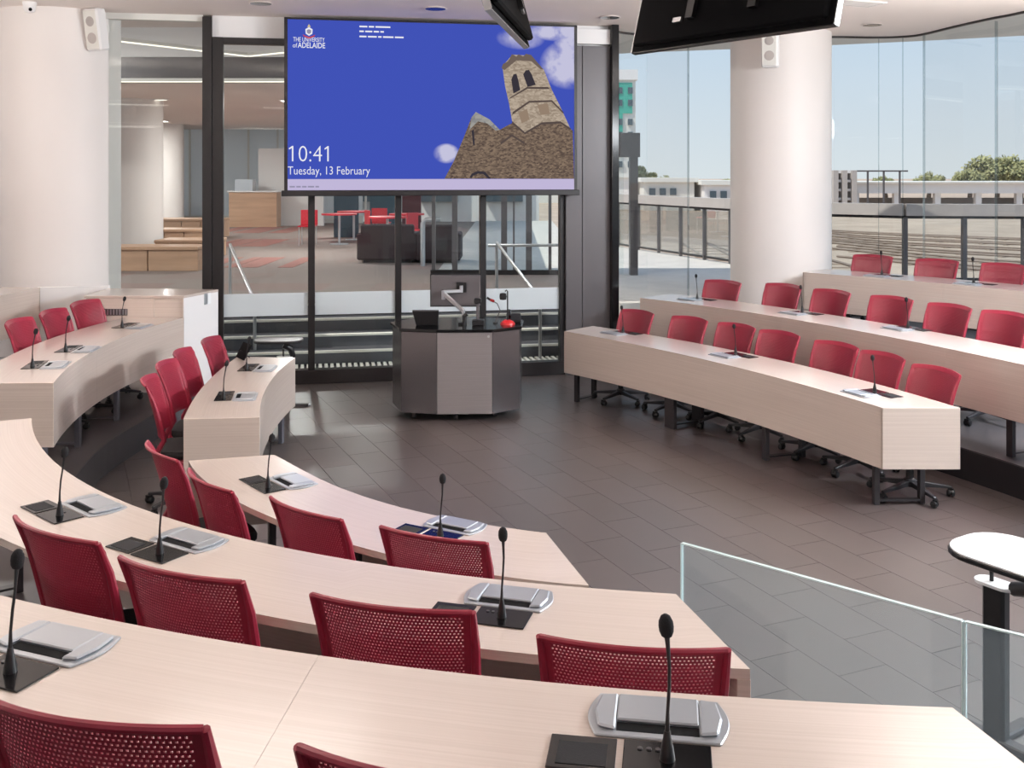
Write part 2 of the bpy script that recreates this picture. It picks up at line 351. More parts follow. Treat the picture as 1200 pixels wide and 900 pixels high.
def platform(name, front, back, z0, z1, mtop, mris):
    o = struct(MB().prism(front+back, z0, z1-.012).build(name, mris))
    MB().prism(front+back, z1-.012, z1).build('floor_finish', mtop, o)
    return o
platform('floor_tier_1', T2L, [(1.12, 1.6), (1.5, 0), (1.9, -3.5), (-6.8, -3.5), (-6.8, 10.7), (-3.1, 11.2)], -.012, TIER, M['tiercarpet'], M['riser'])
platform('floor_tier_2', T3L, [(1.14, 1.6), (1.52, 0), (1.92, -3.5), (-6.8, -3.5), (-6.8, 10.7), (-4.74, 10.75)], TIER, 2*TIER, M['tiercarpet'], M['riser'])
platform('floor_tier_3', T4L, [(1.5, 0), (1.9, -3.5), (-6.8, -3.5), (-6.8, 8.5)], 2*TIER, 3*TIER, M['tiercarpet'], M['riser'])
fb = [(5.9, 5.5)] + [(x-.06, y-.05) for x, y in FAC[11:0:-1]]
platform('floor_tier_4', T2R, [(6.3, 5.5)] + [(x-.08, y-.04) for x, y in FAC[11:0:-1]] + [(1.36, 12.5)], -.012, TIER, M['tiercarpet'], M['tierblack'])
platform('floor_tier_5', T3R, [(6.25, 8.3)] + [(x-.08, y-.04) for x, y in FAC[10:2:-1]] + [(2.75, 13.7), (2.8, 12.9)], TIER, 2*TIER, M['tiercarpet'], M['tierblack'])

# ------------------------------------------------ front wall: foyer glazing
def wbox(s0, s1, o0, o1, z0, z1):
    mt = Matrix.Translation(WA) @ Matrix.Rotation(WROT, 4, 'Z')
    return MB().box(s0, s1, o0, o1, z0, z1, mt)
wall = struct(wbox(-2.9, 3.68, -.06, .08, 0, .16).build('wall_front', M['frame'], bevel=.004))
for s0, s1, z1, dp in ((-1.17, -1.066, CEIL-.02, .09), (-1.066, -.944, 3.975, .06), (0, .077, 3.9, .05), (1.003, 1.074, 3.9, .05), (2.008, 2.08, 3.9, .05), (2.981, 3.044, 3.9, .05)):
    wbox(s0, s1, -dp, .05, .16, z1).build('mullion', M['frame'], wall, bevel=.004)
wbox(-1.066, 3.044, -.05, .05, 3.9, 3.975).build('transom', M['frame'], wall, bevel=.004)
wbox(-1.066, 3.6, -.03, .05, 3.975, CEIL).build('bulkhead', M['white'], wall)
wbox(-2.9, -1.17, -.04, .05, 4.15, CEIL).build('head_trim', M['offwhite'], wall)
for s0, s1, z0, z1 in ((-2.5, -1.17, .16, 4.15), (-.944, 0, .16, 3.9), (.077, 1.003, .16, 3.9), (1.074, 2.008, .16, 3.9), (2.08, 2.981, .16, 3.9)):
    p = wbox(s0, s1, -.005, .005, z0, z1).build('glass_pane', M['glass'], wall)
    if s0 > -1: wbox(s0+.003, s1-.003, -.0075, -.0055, .79, 1.05).build('frosted_band', M['frost'], p)
for s0, s1 in ((3.044, 3.244), (3.25, 3.591)):
    wbox(s0, s1, -.1, .1, 0, 3.97).build('metal_panel', M['dgrey'], wall, bevel=.003)
wbox(3.06, 3.591, -.12, .1, 3.99, 4.17).build('white_box', M['white'], wall, bevel=.003)
wbox(3.591, 3.677, -.2, .12, 0, CEIL).build('end_post', M['blackgloss'], wall, bevel=.004)

# ------------------------------------------------ other walls
struct(MB().box(-7, -6.8, -3.6, 10.9, 0, 4.6).build('wall_left', M['white']))
struct(MB().box(-7, 6.6, -3.7, -3.5, 0, 4.6).build('wall_back', M['white']))
CE = [(1.25, 12.75), (1.5, 13.05), (2.2, 13.35), (3.2, 13.45), (4.14, 13.36), (4.75, 13.42), (5.11, 13.33), (5.27, 13.1), (5.38, 12.41), (5.51, 11.8), (5.655, 11.31), (6.0, 9.5), (6.15, 7.5), (6.3, 4), (6.3, -3.5)]
CE = spline(CE, 4)
wl = wp(-5.2)
ceil = struct(MB().prism([(wl.x, wl.y+.05), (w1.x, w1.y+.05)] + CE + [(-7, -3.5), (-7, 11)], CEIL, CEIL+.1).build('ceiling', M['ceil']))
pts = [(x, y) for x, y in CE]
mb = MB()
for a, b in zip(CE[:-1], CE[1:]): mb.bar((a[0], a[1], CEIL+.005), (b[0], b[1], CEIL+.005), .035, .06)
mb.build('shadow_gap', M['frame'], ceil)
OV = [(1.3, 16.2), (1.85, 15.9), (3.2, 15.45), (4.64, 14.94), (5.79, 14.46), (6.97, 13.9), (7.2, 12.5), (6.9, 9.6), (6.75, 5.5), (6.75, -3.5)]
sof = struct(MB().prism([(1.25, 12.6)] + OV + [(6.2, -3.5), (6.2, 4), (6.0, 7.5), (5.85, 9.5), (5.5, 11.3), (5.2, 12.4), (5.1, 13.0), (4.8, 13.2), (3.2, 13.3), (1.6, 13.0)], 4.30, 4.6).build('soffit', M['offwhite']))
# window facade
win = struct(MB().box(-.05, .05, -.05, .05, .5, .52).build('window_1', M['frame'])); win.location = (1.3, 12.62, 0)
inv = Matrix.Translation((-1.3, -12.62, 0))
for i, (a, b) in enumerate(zip(FAC[:-1], FAC[1:])):
    mb = MB(); mb.bar((a[0], a[1], 2.42), (b[0], b[1], 2.42), .012, 3.72); mb.v = [tuple(inv @ Vector(v)) for v in mb.v]; mb.build('glass_pane', M['facade'], win)
    mb = MB(); mb.bar((a[0], a[1], .42), (b[0], b[1], .42), .07, .30); mb.v = [tuple(inv @ Vector(v)) for v in mb.v]; mb.build('sill', M['frame'], win)
for i in (2, 5, 6, 7, 8, 9, 10, 11):
    a, p, b = Vector(FAC[i-1]), Vector(FAC[i]), Vector(FAC[i+1]); d = (b-a).normalized(); n = Vector((-d.y, d.x))
    dp = .035
    q = p+n*dp; mb = MB(); mb.bar((p.x, p.y, 2.42), (q.x, q.y, 2.42), .012, 3.7); mb.v = [tuple(inv @ Vector(v)) for v in mb.v]; mb.build('glass_fin', M['fin'], win)

# columns
def column(name, x, y, r, z0, z1):
    return struct(MB().lathe([(r, z0), (r, z1)], 64, (x, y, 0)).build(name, M['column'], smooth=True))
column('wall_column_1', -5.15, 11.62, .667, TIER, CEIL+.02)
column('wall_column_2', 3.46, 13.2, .632, TIER, 4.32)

# ------------------------------------------------ foyer beyond the glass
fx = wp(-9, 1.65); fx1 = wp(3.7, 1.65)
foy = struct(MB().prism([(fx.x, fx.y), (fx1.x, fx1.y), (1.4, 36), (-18, 36)], .4, FOY).build('floor_foyer', M['carpet']))
patch = pbr('red_brown_carpet', (150, 104, 96), .95)
for y0_, y1_, xs in ((29.0, 32.4, ((265, 282), (290, 320), (330, 352))), (23.6, 26.2, ((262, 270), (272, 293), (296, 326))), (18.3, 20.5, ((250, 268), (280, 292), (294, 319), (341, 358)))):
    for a_, b_ in xs:
        ym = (y0_+y1_)/2; MB().box((a_-600)/1200*ym, (b_-600)/1200*ym, y0_, y1_, FOY, FOY+.006).build('carpet_tile', patch, foy)
stairs = empty('stairs', wp(0, .1)); 
inv2 = stairs
def step(i, o0, z):
    mt = Matrix.Rotation(WROT, 4, 'Z')
    st = MB().box(-1.6, 3.55, o0, 1.66, .1 if i == 0 else z-.155, z, mt).build('step', M['step'], stairs)
    MB().box(-1.05, 3.55, o0-.012, o0+.05, z-.022, z+.004, mt).build('nosing', M['nosing'], st)
for i in range(4): step(i, .42+.3*i, .275+.155*i)
g = MB(); mt = Matrix.Rotation(WROT, 4, 'Z')
for k in range(66): g.box(-1.0+k*.07, -.962+k*.07, .02, .40, .10, .13, mt)
tag(g.build('floor_grate', M['nosing'], stairs), kind='stuff')
MB().box(-1.6, 3.55, .0, .42, 0, .10, mt).build('landing', M['step'], stairs)
tag(stairs, 'grey stairs with white nosings rising behind the foyer glass', 'stairs')
def handrail(top, bot, label, extra=None):
    h = empty('handrail', (bot[0], bot[1], .1)); T_ = Vector((top[0]-bot[0], top[1]-bot[1], 0))
    MB().tube([tuple(T_+Vector((0, 0, .65))), tuple(T_+Vector((0, 0, 1.33))), tuple(T_*.985+Vector((0, 0, 1.37))), tuple(T_*.95+Vector((0, 0, 1.34))), (0, 0, .76), tuple(T_*-.06+Vector((0, 0, .70)))], .021, 10).build('rail', M['alu'], h, smooth=True)
    MB().tube([(0, 0, 0), (0, 0, .745)], .021, 10).build('post', M['alu'], h, smooth=True)
    if extra: MB().tube([tuple(T_+Vector((-.12, 0, 1.33))), tuple(T_+Vector((extra, .1, 1.33)))], .021, 10).build('side_rail', M['alu'], h, smooth=True)
    tag(h, label, 'handrail')
handrail((-3.8, 13.8), (-3.135, 12.48), 'steel handrail on the foyer stairs near the white cabinet')
handrail((-.213, 14.2), (.35, 12.78), 'steel handrail on the foyer stairs beside the grey metal panel', 1.1)

def block(name, mat, x0, x1, y0, y1, z0, z1, label, cat, bev=.02, group=None):
    o = MB().box(x0, x1, y0, y1, z0, z1).build(name, mat, None, bevel=bev); return tag(o, label, cat, group)
struct(MB().lathe([(.6, FOY), (.6, 5.2)], 48, (-7.85, 21.2, 0)).build('wall_column_3', M['column'], smooth=True))
struct(MB().lathe([(.6, FOY), (.6, 4.2)], 48, (-10.75, 31.6, 0)).build('wall_column_4', M['column'], smooth=True))
# foyer ceiling, bulkhead and light lines
fc = struct(MB().box(-18, -1.3, 17.0, 36, 3.95, 4.1).build('ceiling_foyer', M['ceil']))
MB().box(-18, 1.5, 16.96, 17.0, 3.93, 4.36).build('fascia', M['dgrey'], fc); MB().box(-18, 1.5, 16.96, 17.0, 4.36, 4.86).build('upper_fascia', M['white'], fc)
fu = struct(MB().prism([(-18, 10), (wl.x, wl.y+.12), (w1.x, w1.y+.12), (1.5, 16.96), (-18, 16.96)], 4.85, 5.0).build('ceiling_foyer_high', M['ceil']))
struct(MB().box(-18, -16, 10, 36, .4, 5).build('wall_foyer_left', M['white']))
strip = emit('warm_light_strip', (255, 244, 228), 1.6)
def ledline(pa, pb, lab):
    o = empty('light_strip', pa)
    d = Vector(pb)-Vector(pa)
    MB().bar((0, 0, .02), tuple(d+Vector((0, 0, .02))), .07, .05).build('housing', M['offwhite'], o)
    MB().bar((0, 0, -.012), tuple(d+Vector((0, 0, -.012))), .05, .016).build('diffuser', strip, o)
    tag(o, lab, 'light')
ledline((-18+2.2, 16.9, 3.955), (1.4, 16.9, 3.955), 'thin light strip along the lower edge of the grey foyer fascia')
ledline((-6.4, 13.8, 4.35), (-4.31, 16.67, 4.35), 'slanting light strip under the high foyer ceiling, behind the column')
ledline((-4.27, 16.66, 4.35), (-3.6, 16.17, 4.35), 'short light strip angled back toward the stairs')
for k, y in enumerate((20.0, 22.4, 25.0, 28)):
    d = empty('foyer_downlight', (-7.2-.95*k*1.08-.0, y+1, 3.95))
    MB().lathe([(.16, -.012), (.16, 0)], 20).build('lamp_ring', M['white'], d); MB().lathe([(.12, -.016), (.12, -.012)], 20).build('lamp_disc', strip, d)
    tag(d, 'round downlight in the low foyer ceiling beside the white columns', 'light', 'foyer downlights')
# wooden benches
for i, (x0, x1, y0, y1, h, lab) in enumerate(((-8.9, -5.4, 17.6, 18.3, .42, 'long low timber bench in front of the white foyer column'), (-7.1, -5.9, 20.3, 21.2, .36, 'short timber bench right behind the long bench'),
        (-8.6, -6.8, 22.6, 23.4, .45, 'timber bench in the middle of the receding row'), (-9.6, -7.6, 26.6, 27.6, .5, 'farthest timber bench by the second white column'))):
    b = empty('bench', ((x0+x1)/2, (y0+y1)/2, FOY)); hx = (x1-x0)/2; hy = (y1-y0)/2
    if i in (0, 1):
        hx2 = hx
    MB().box(-hx, hx, -hy, hy, h-.06, h).build('bench_top', M['foyerwood'], b, bevel=.01)
    nb = 4
    for k in range(nb):
        a = -hx+k*2*hx/nb
        MB().box(a+.01, a+2*hx/nb-.01, -hy+.03, hy-.03, 0, h-.06).build('bench_panel', M['foyerwood'], b, bevel=.005)
    tag(b, lab, 'bench', 'foyer benches')
# far glazed wall of the foyer
fw = struct(MB().box(-16, -5.1, 34.9, 35.1, FOY, FOY+.25).build('wall_foyer_back', M['offwhite']))
for k in range(12): MB().box(-16+k*1.0-.03, -16+k*1.0+.03, 34.95, 35.05, FOY+.25, 3.95).build('mullion', M['offwhite'], fw)
MB().box(-16, -5.1, 34.98, 35.0, FOY+.25, 3.95).build('glass_pane', M['frost'], fw)
cab = empty('service_counter', (-7.7, 32.5, FOY))
MB().box(-1.2, .3, -.3, .3, 0, 1.1).build('counter_body', M['foyerwood'], cab); MB().box(-1.25, .35, -.35, .35, 1.1, 1.14).build('counter_top', M['white'], cab)
MB().box(-.5, 1.6, .6, .8, 0, 2.5).build('back_panel', M['white'], cab); MB().box(-1.0, -.45, -.35, .1, 1.14, 1.5).build('coffee_machine', M['silver'], cab)
tag(cab, 'timber service counter with white back panel at the far foyer wall', 'counter')
# sofas, red tables, dark screens
def sofa(x, y, wd, label):
    s = empty('sofa', (x, y, FOY)); dk = pbr('dark_upholstery', (58, 44, 48), .8); bl = pbr('blue_upholstery', (40, 52, 76), .8)
    MB().box(-wd/2, wd/2, -.05, .15, .05, .72).build('backrest', dk, s, bevel=.03); MB().box(-wd/2, wd/2, .15, .75, .05, .42).build('seat', bl, s, bevel=.04)
    for k in (-1, 1): MB().box(k*wd/2-.07, k*wd/2+.07, -.05, .75, .05, .56).build('armrest', dk, s, bevel=.03)
    MB().box(-wd/2+.05, wd/2-.05, 0, .7, 0, .05).build('plinth', M['black'], s)
    tag(s, label, 'sofa')
sofa(-2.35, 19.3, 1.0, 'dark high-backed sofa standing in front of the red tables'); sofa(-1.38, 19.2, .7, 'dark high-backed sofa behind the bent steel hoop')
hp = MB().tube([(-1.62, 18.6, FOY), (-1.62, 18.6, FOY+.78), (-1.57, 18.6, FOY+.84), (-1.3, 18.6, FOY+.85)], .045, 10).build('steel_hoop', M['silver'], None, smooth=True); tag(hp, 'bent polished steel hoop beside the dark sofa', 'hoop')
for i, (x, y) in enumerate(((-4.1, 24.3), (-2.75, 22.6), (-2.5, 24.3), (-4.0, 25.9))):
    t = empty('cafe_table', (x, y, FOY)); rr = pbr('cafe_red', (205, 40, 58), .4)
    MB().lathe([(.42, .0), (.42, .035)], 24, (0, 0, .70)).build('table_top', rr, t); MB().lathe([(.03, .02), (.03, .7)], 10).build('post', M['silver'], t); MB().lathe([(.22, 0), (.22, .02)], 20).build('foot', M['silver'], t)
    tag(t, 'round red cafe table beyond the dark sofa', 'table', 'red cafe tables')
    c = empty('cafe_chair', (x+(.72 if i % 2 else -.72), y-.15, FOY), i)
    MB().box(-.2, .2, -.2, .2, .43, .46).build('seat', rr, c, bevel=.01); MB().box(-.2, .2, .18, .21, .46, .82).build('backrest', rr, c, bevel=.01)
    for a in (-.17, .17):
        for b in (-.17, .17): MB().tube([(a, b, 0), (a, b, .43)], .011, 6).build('leg', M['silver'], c)
    tag(c, 'red cafe chair drawn up to a red table', 'chair', 'red cafe chairs')
for i, (x0, x1, col) in enumerate(((-4.7, -4.05, (58, 82, 96)), (-3.75, -3.1, (50, 84, 98)), (-2.9, -2.4, (84, 46, 52)))):
    o = MB().box(x0, x1, 27, 27.08, FOY, FOY+1.35).build('partition_screen', pbr('screen_fabric', col, .8), None, bevel=.01)
    tag(o, ['slate partition screen farthest from the red tables', 'teal partition screen behind the red tables', 'maroon partition screen behind the red tables'][i], 'screen')
# entrance glazing on the far right of the foyer
ent = struct(MB().box(-1.35, .95, 16.95, 17.05, FOY, FOY+.08).build('window_2', M['frame']))
for x, t in ((-1.3, .06), (-.95, .09), (-.13, .1), (.03, .03), (.28, .1), (.63, .05)): MB().box(x-t/2, x+t/2, 16.96, 17.04, FOY, 3.95).build('mullion', M['dgrey'], ent)
for x0, x1 in ((-1.27, -1.0), (-.9, -.18), (-.08, .23), (.33, .6)): MB().box(x0, x1, 16.995, 17.005, FOY+.08, 3.95).build('glass_pane', M['glass'], ent)

# ------------------------------------------------ terrace
struct(MB().box(-1.28, 1.42, 17.1, 36.5, .6, FOY+.004).build('terrace_entrance', M['pave']))
ter = struct(MB().prism([(1.4, 13.1)] + [(x+.04, y+.05) for x, y in FAC[1:13]] + [(6.54, -3.5), (14, -3.5), (14, 15.7), (7.8, 15.7), (6.06, 15.9), (5.15, 16.6), (4.1, 19.2), (2.82, 22.8), (1.5, 26), (1.4, 26)], .3, FOY).build('terrace', M['pave']))
RL = [(1.75, 25.6), (2.79, 22.6), (4.066, 19.06), (5.11, 16.5), (6.06, 15.8), (7.8, 15.6), (11, 15.6)]
rail = empty('terrace_railing', (1.75, 25.6, FOY)); iv = Matrix.Translation((-1.75, -25.6, -FOY))
def rb(mb, name, mat, parent, **k):
    mb.v = [tuple(iv @ Vector(v)) for v in mb.v]; return mb.build(name, mat, parent, **k)
for a, b in zip(RL[:-1], RL[1:]):
    rb(MB().bar((a[0], a[1], 1.87), (b[0], b[1], 1.87), .22, .18), 'capping', M['concrete'], rail)
    rb(MB().bar((a[0], a[1], 1.76), (b[0], b[1], 1.76), .06, .05), 'top_rail', M['frame'], rail)
    rb(MB().bar((a[0], a[1], FOY+.06), (b[0], b[1], FOY+.06), .05, .04), 'bottom_rail', M['frame'], rail)
    L_ = math.hypot(b[0]-a[0], b[1]-a[1]); n = max(1, round(L_/.95))
    for k in range(n):
        t0 = k/n; t1 = (k+1)/n
        p = (a[0]+(b[0]-a[0])*t0, a[1]+(b[1]-a[1])*t0); q = (a[0]+(b[0]-a[0])*t1, a[1]+(b[1]-a[1])*t1)
        rb(MB().bar((p[0], p[1], FOY), (p[0], p[1], 1.75), .06, .09), 'post', M['dgrey'], rail)
        rb(MB().bar((p[0], p[1], 1.27), (q[0], q[1], 1.27), .01, .92), 'glass_pane', M['glass'], rail)
tag(rail, 'terrace railing with grey capping, dark posts and glass panes', 'railing')
canopy = empty('steel_portal', (1.95, 17.0, FOY))
MB().box(.0, .13, -.1, .1, 0, 1.95).build('post', M['dgrey'], canopy); MB().box(-.5, .16, -.14, .14, 1.95, 2.35).build('beam', M['dgrey'], canopy)
MB().box(-.5, -.1, -.01, .01, 0, 1.95).build('glass_pane', M['glass'], canopy)
tag(canopy, 'grey steel portal with boxed beam on the terrace behind the black post', 'portal')

# ------------------------------------------------ rail yard and skyline
G = -1.8
gr = struct(MB().prism([(-400, 26.5), (1.2, 26.5), (2.9, 23), (4.3, 19.4), (6.2, 16.2), (14.2, 15.9), (14.2, 0), (400, 0), (400, 900), (-400, 900)], G-.2, G).build('ground_railyard', M['ballast']))
def track(pts, label):
    tr = empty('railway_track', (pts[0][0], pts[0][1], G)); C0 = Vector(pts[0]); P_ = [Vector(q)-C0 for q in spline(pts, 8)]
    nr = []
    for i, q in enumerate(P_):
        d = (P_[min(i+1, len(P_)-1)]-P_[max(i-1, 0)]).normalized(); nr.append(Vector((-d.y, d.x)))
    for s_ in (-.72, .72): MB().tube([(q.x+n.x*s_, q.y+n.y*s_, .08) for q, n in zip(P_, nr)], .055, 4).build('rail', M['rail'], tr)
    mb = MB()
    for i in range(len(P_)-1):
        L_ = (P_[i+1]-P_[i]).length; m = max(1, int(L_/1.3))
        for k in range(m):
            q = P_[i].lerp(P_[i+1], k/m); n = nr[i]; mb.bar((q.x-n.x*1.1, q.y-n.y*1.1, .02), (q.x+n.x*1.1, q.y+n.y*1.1, .02), .22, .04)
    tag(mb.build('sleepers', M['sleeper'], tr), kind='stuff'); tag(tr, label, 'track', 'yard tracks')
for k in range(6): track([(62, 21+5.5*k), (40, 30+6*k), (24, 41+6.5*k), (17+k, 52+6.5*k)], 'curved railway track sweeping across the yard behind the railing')
for k in range(3): track([(5.6+2.6*k, 27-1.5*k), (7+2.6*k, 34), (9.8+2.4*k, 46), (11+1.5*k, 62)], 'railway track receding toward the teal tower')
def building(name, x0, x1, y0, y1, z0, z1, mat, label, wins=(), roof=True):
    b = empty(name, ((x0+x1)/2, y0, z0)); w2 = (x1-x0)/2
    MB().box(-w2, w2, 0, y1-y0, 0, z1-z0).build('wall', mat, b)
    if roof: MB().box(-w2-.4, w2+.4, -.4, y1-y0+.4, z1-z0, z1-z0+.5).build('roof', M['offwhite'], b)
    for (u0, u1, v0, v1, m) in wins: MB().box(-w2+u0, -w2+u1, -.25, .02, v0, v1).build('window', m, b)
    tag(b, label, 'building'); return b
b = empty('office_tower', (10.2, 150, G))
MB().box(-10, 7.9, 0, 12, 0, 18.0).build('wall', M['offwhite'], b); MB().box(-10, 8.2, -.4, 12, 18.0, 19.5).build('parapet', M['white'], b)
MB().box(-10, 7.4, -.2, .1, 13.1, 17.6).build('teal_cladding', M['teal'], b); MB().box(-10, 6.0, -.2, .1, 8.0, 13.1).build('teal_cladding', M['teal'], b)
for z in (16, 14.2, 11.4, 9.5, 7.2, 5.2):
    for x in (7.1, 5.6, 4.1, 2.6): MB().box(x-.35, x+.35, -.3, .1, z, z+.9).build('window', M['darkwin'], b)
tag(b, 'tall white tower with teal cladding and small windows beyond the terrace', 'building')
lb = empty('station_concourse', (54.7, 105, G))
MB().box(-20, 40, 0, 10, 2.25, 3.3).build('fascia', M['white'], lb); MB().box(-20.3, 40.4, -.4, 10.4, 3.3, 3.45).build('roof', M['offwhite'], lb)
for k in range(14): MB().box(-19.6+k*4.2, -19.0+k*4.2, .3, .9, 0, 2.25).build('pillar', M['white'], lb)
MB().box(-19, 40, 7, 9, 0, 1.6).build('wall', M['concrete'], lb)
tag(lb, 'long low white station building on pillars beyond the rail yard', 'building')
st = empty('stair_tower', (33.2, 102, G))
for x in (-.9, 0, .95): MB().box(x-.25, x+.22, 0, 2.2, 0, 4.6).build('wall', M['concrete'], st)
for z in (1.6, 2.5, 3.4, 4.3): MB().box(-.85, .85, .5, 1.8, z, z+.25).build('landing', M['white'], st)
MB().box(1.2, 6.4, .4, .55, 4.45, 4.6).build('gantry_beam', M['dgrey'], st)
for x in (2.4, 4.0, 5.6): MB().box(x-.08, x+.08, .4, .55, 0, 4.5).build('gantry_post', M['dgrey'], st)
tag(st, 'grey concrete stair tower at the end of the station building', 'building')
for i, (x0, x1, y, z1, mt, lab) in enumerate(((15.2, 21, 118, 1.5, 'offwhite', 'low pale shed with white bands between the tower and the column'), (21.8, 27.5, 116, 1.2, 'white', 'low flat-roofed shed seen beside the round column'), (8.6, 14.2, 122, 2.0, 'white', 'white shed next to the tall teal tower'))):
    building('rail_shed', x0, x1, y, y+8, G, z1, M[mt], lab, [(.6+1.2*k, 1.3+1.2*k, z1-G-1.5, z1-G-.7, M['darkwin']) for k in range(int((x1-x0)/1.2)-1)])
building('pale_annexe', -14, 1.0, 38, 44, G, 6.5, M['white'], 'pale annexe building seen through the foyer entrance doors', [(1+2.4*k, 2.4+2.4*k, 3.2+2.6*j, 4.8+2.6*j, M['darkwin']) for k in range(6) for j in range(2)])
def tree(x, y, r, h, label, seed):
    rnd = random.Random(seed); t = empty('gum_tree', (x, y, G)); h = h-G
    MB().tube([(0, 0, 0), (.2, 0, h*.4), (-.1, .1, h*.75)], [.35, .28, .15], 8).build('trunk', M['trunk'], t)
    mb = MB()
    for c in range(34):
        a = rnd.uniform(0, 6.28); rr = r*math.sqrt(rnd.random()); cz = h-r*.45-.35*rr+rnd.uniform(-.5, .35)*r*.6; cx, cy = rr*math.cos(a), rr*math.sin(a)
        for q in range(130):
            v = Vector((rnd.gauss(0, 1), rnd.gauss(0, 1), rnd.gauss(0, .75))).normalized()*(r*.27*rnd.uniform(.4, 1.05)); p = Vector((cx, cy, cz))+v
            d1 = Vector((rnd.uniform(-1, 1), rnd.uniform(-1, 1), rnd.uniform(-1, 1))).normalized()*r*.04; d2 = d1.orthogonal().normalized()*r*.04
            mb.add([p-d1-d2, p+d1-d2, p+d1+d2, p-d1+d2], [(0, 1, 2, 3)])
    o = mb.build('crown', M['leaf'], t); o['kind'] = 'stuff'
    tag(t, label, 'tree', 'trees beyond the rail yard')
for i, (x, y, r, h, lab) in enumerate(((61.5, 130, 3.6, 5.6, 'tallest spreading gum tree behind the long white station'), (55.3, 124, 1.9, 3.3, 'rounded gum tree beside the tallest one behind the station roof'), (49.5, 122, 1.7, 2.9, 'lower gum tree in the dip behind the station roof'), (38.5, 118, 1.1, 2.5, 'small gum tree behind the concrete stair tower'), (68.5, 138, 3.2, 4.6, 'broad gum tree beyond the tallest one'), (43.6, 120, 1.1, 2.4, 'small low gum tree behind the station gantry'),
        (19, 132, 1.6, 2.6, 'small gum tree behind the pale sheds'), (23.6, 138, 1.9, 2.3, 'broad gum tree behind the low flat-roofed shed'), (28.8, 132, 1.5, 2.3, 'gum tree beside the round column behind the sheds'), (20.8, 166, 2.4, 4.2, 'dark gum tree behind the foot of the teal tower'))): tree(x, y, r, h, lab, i)
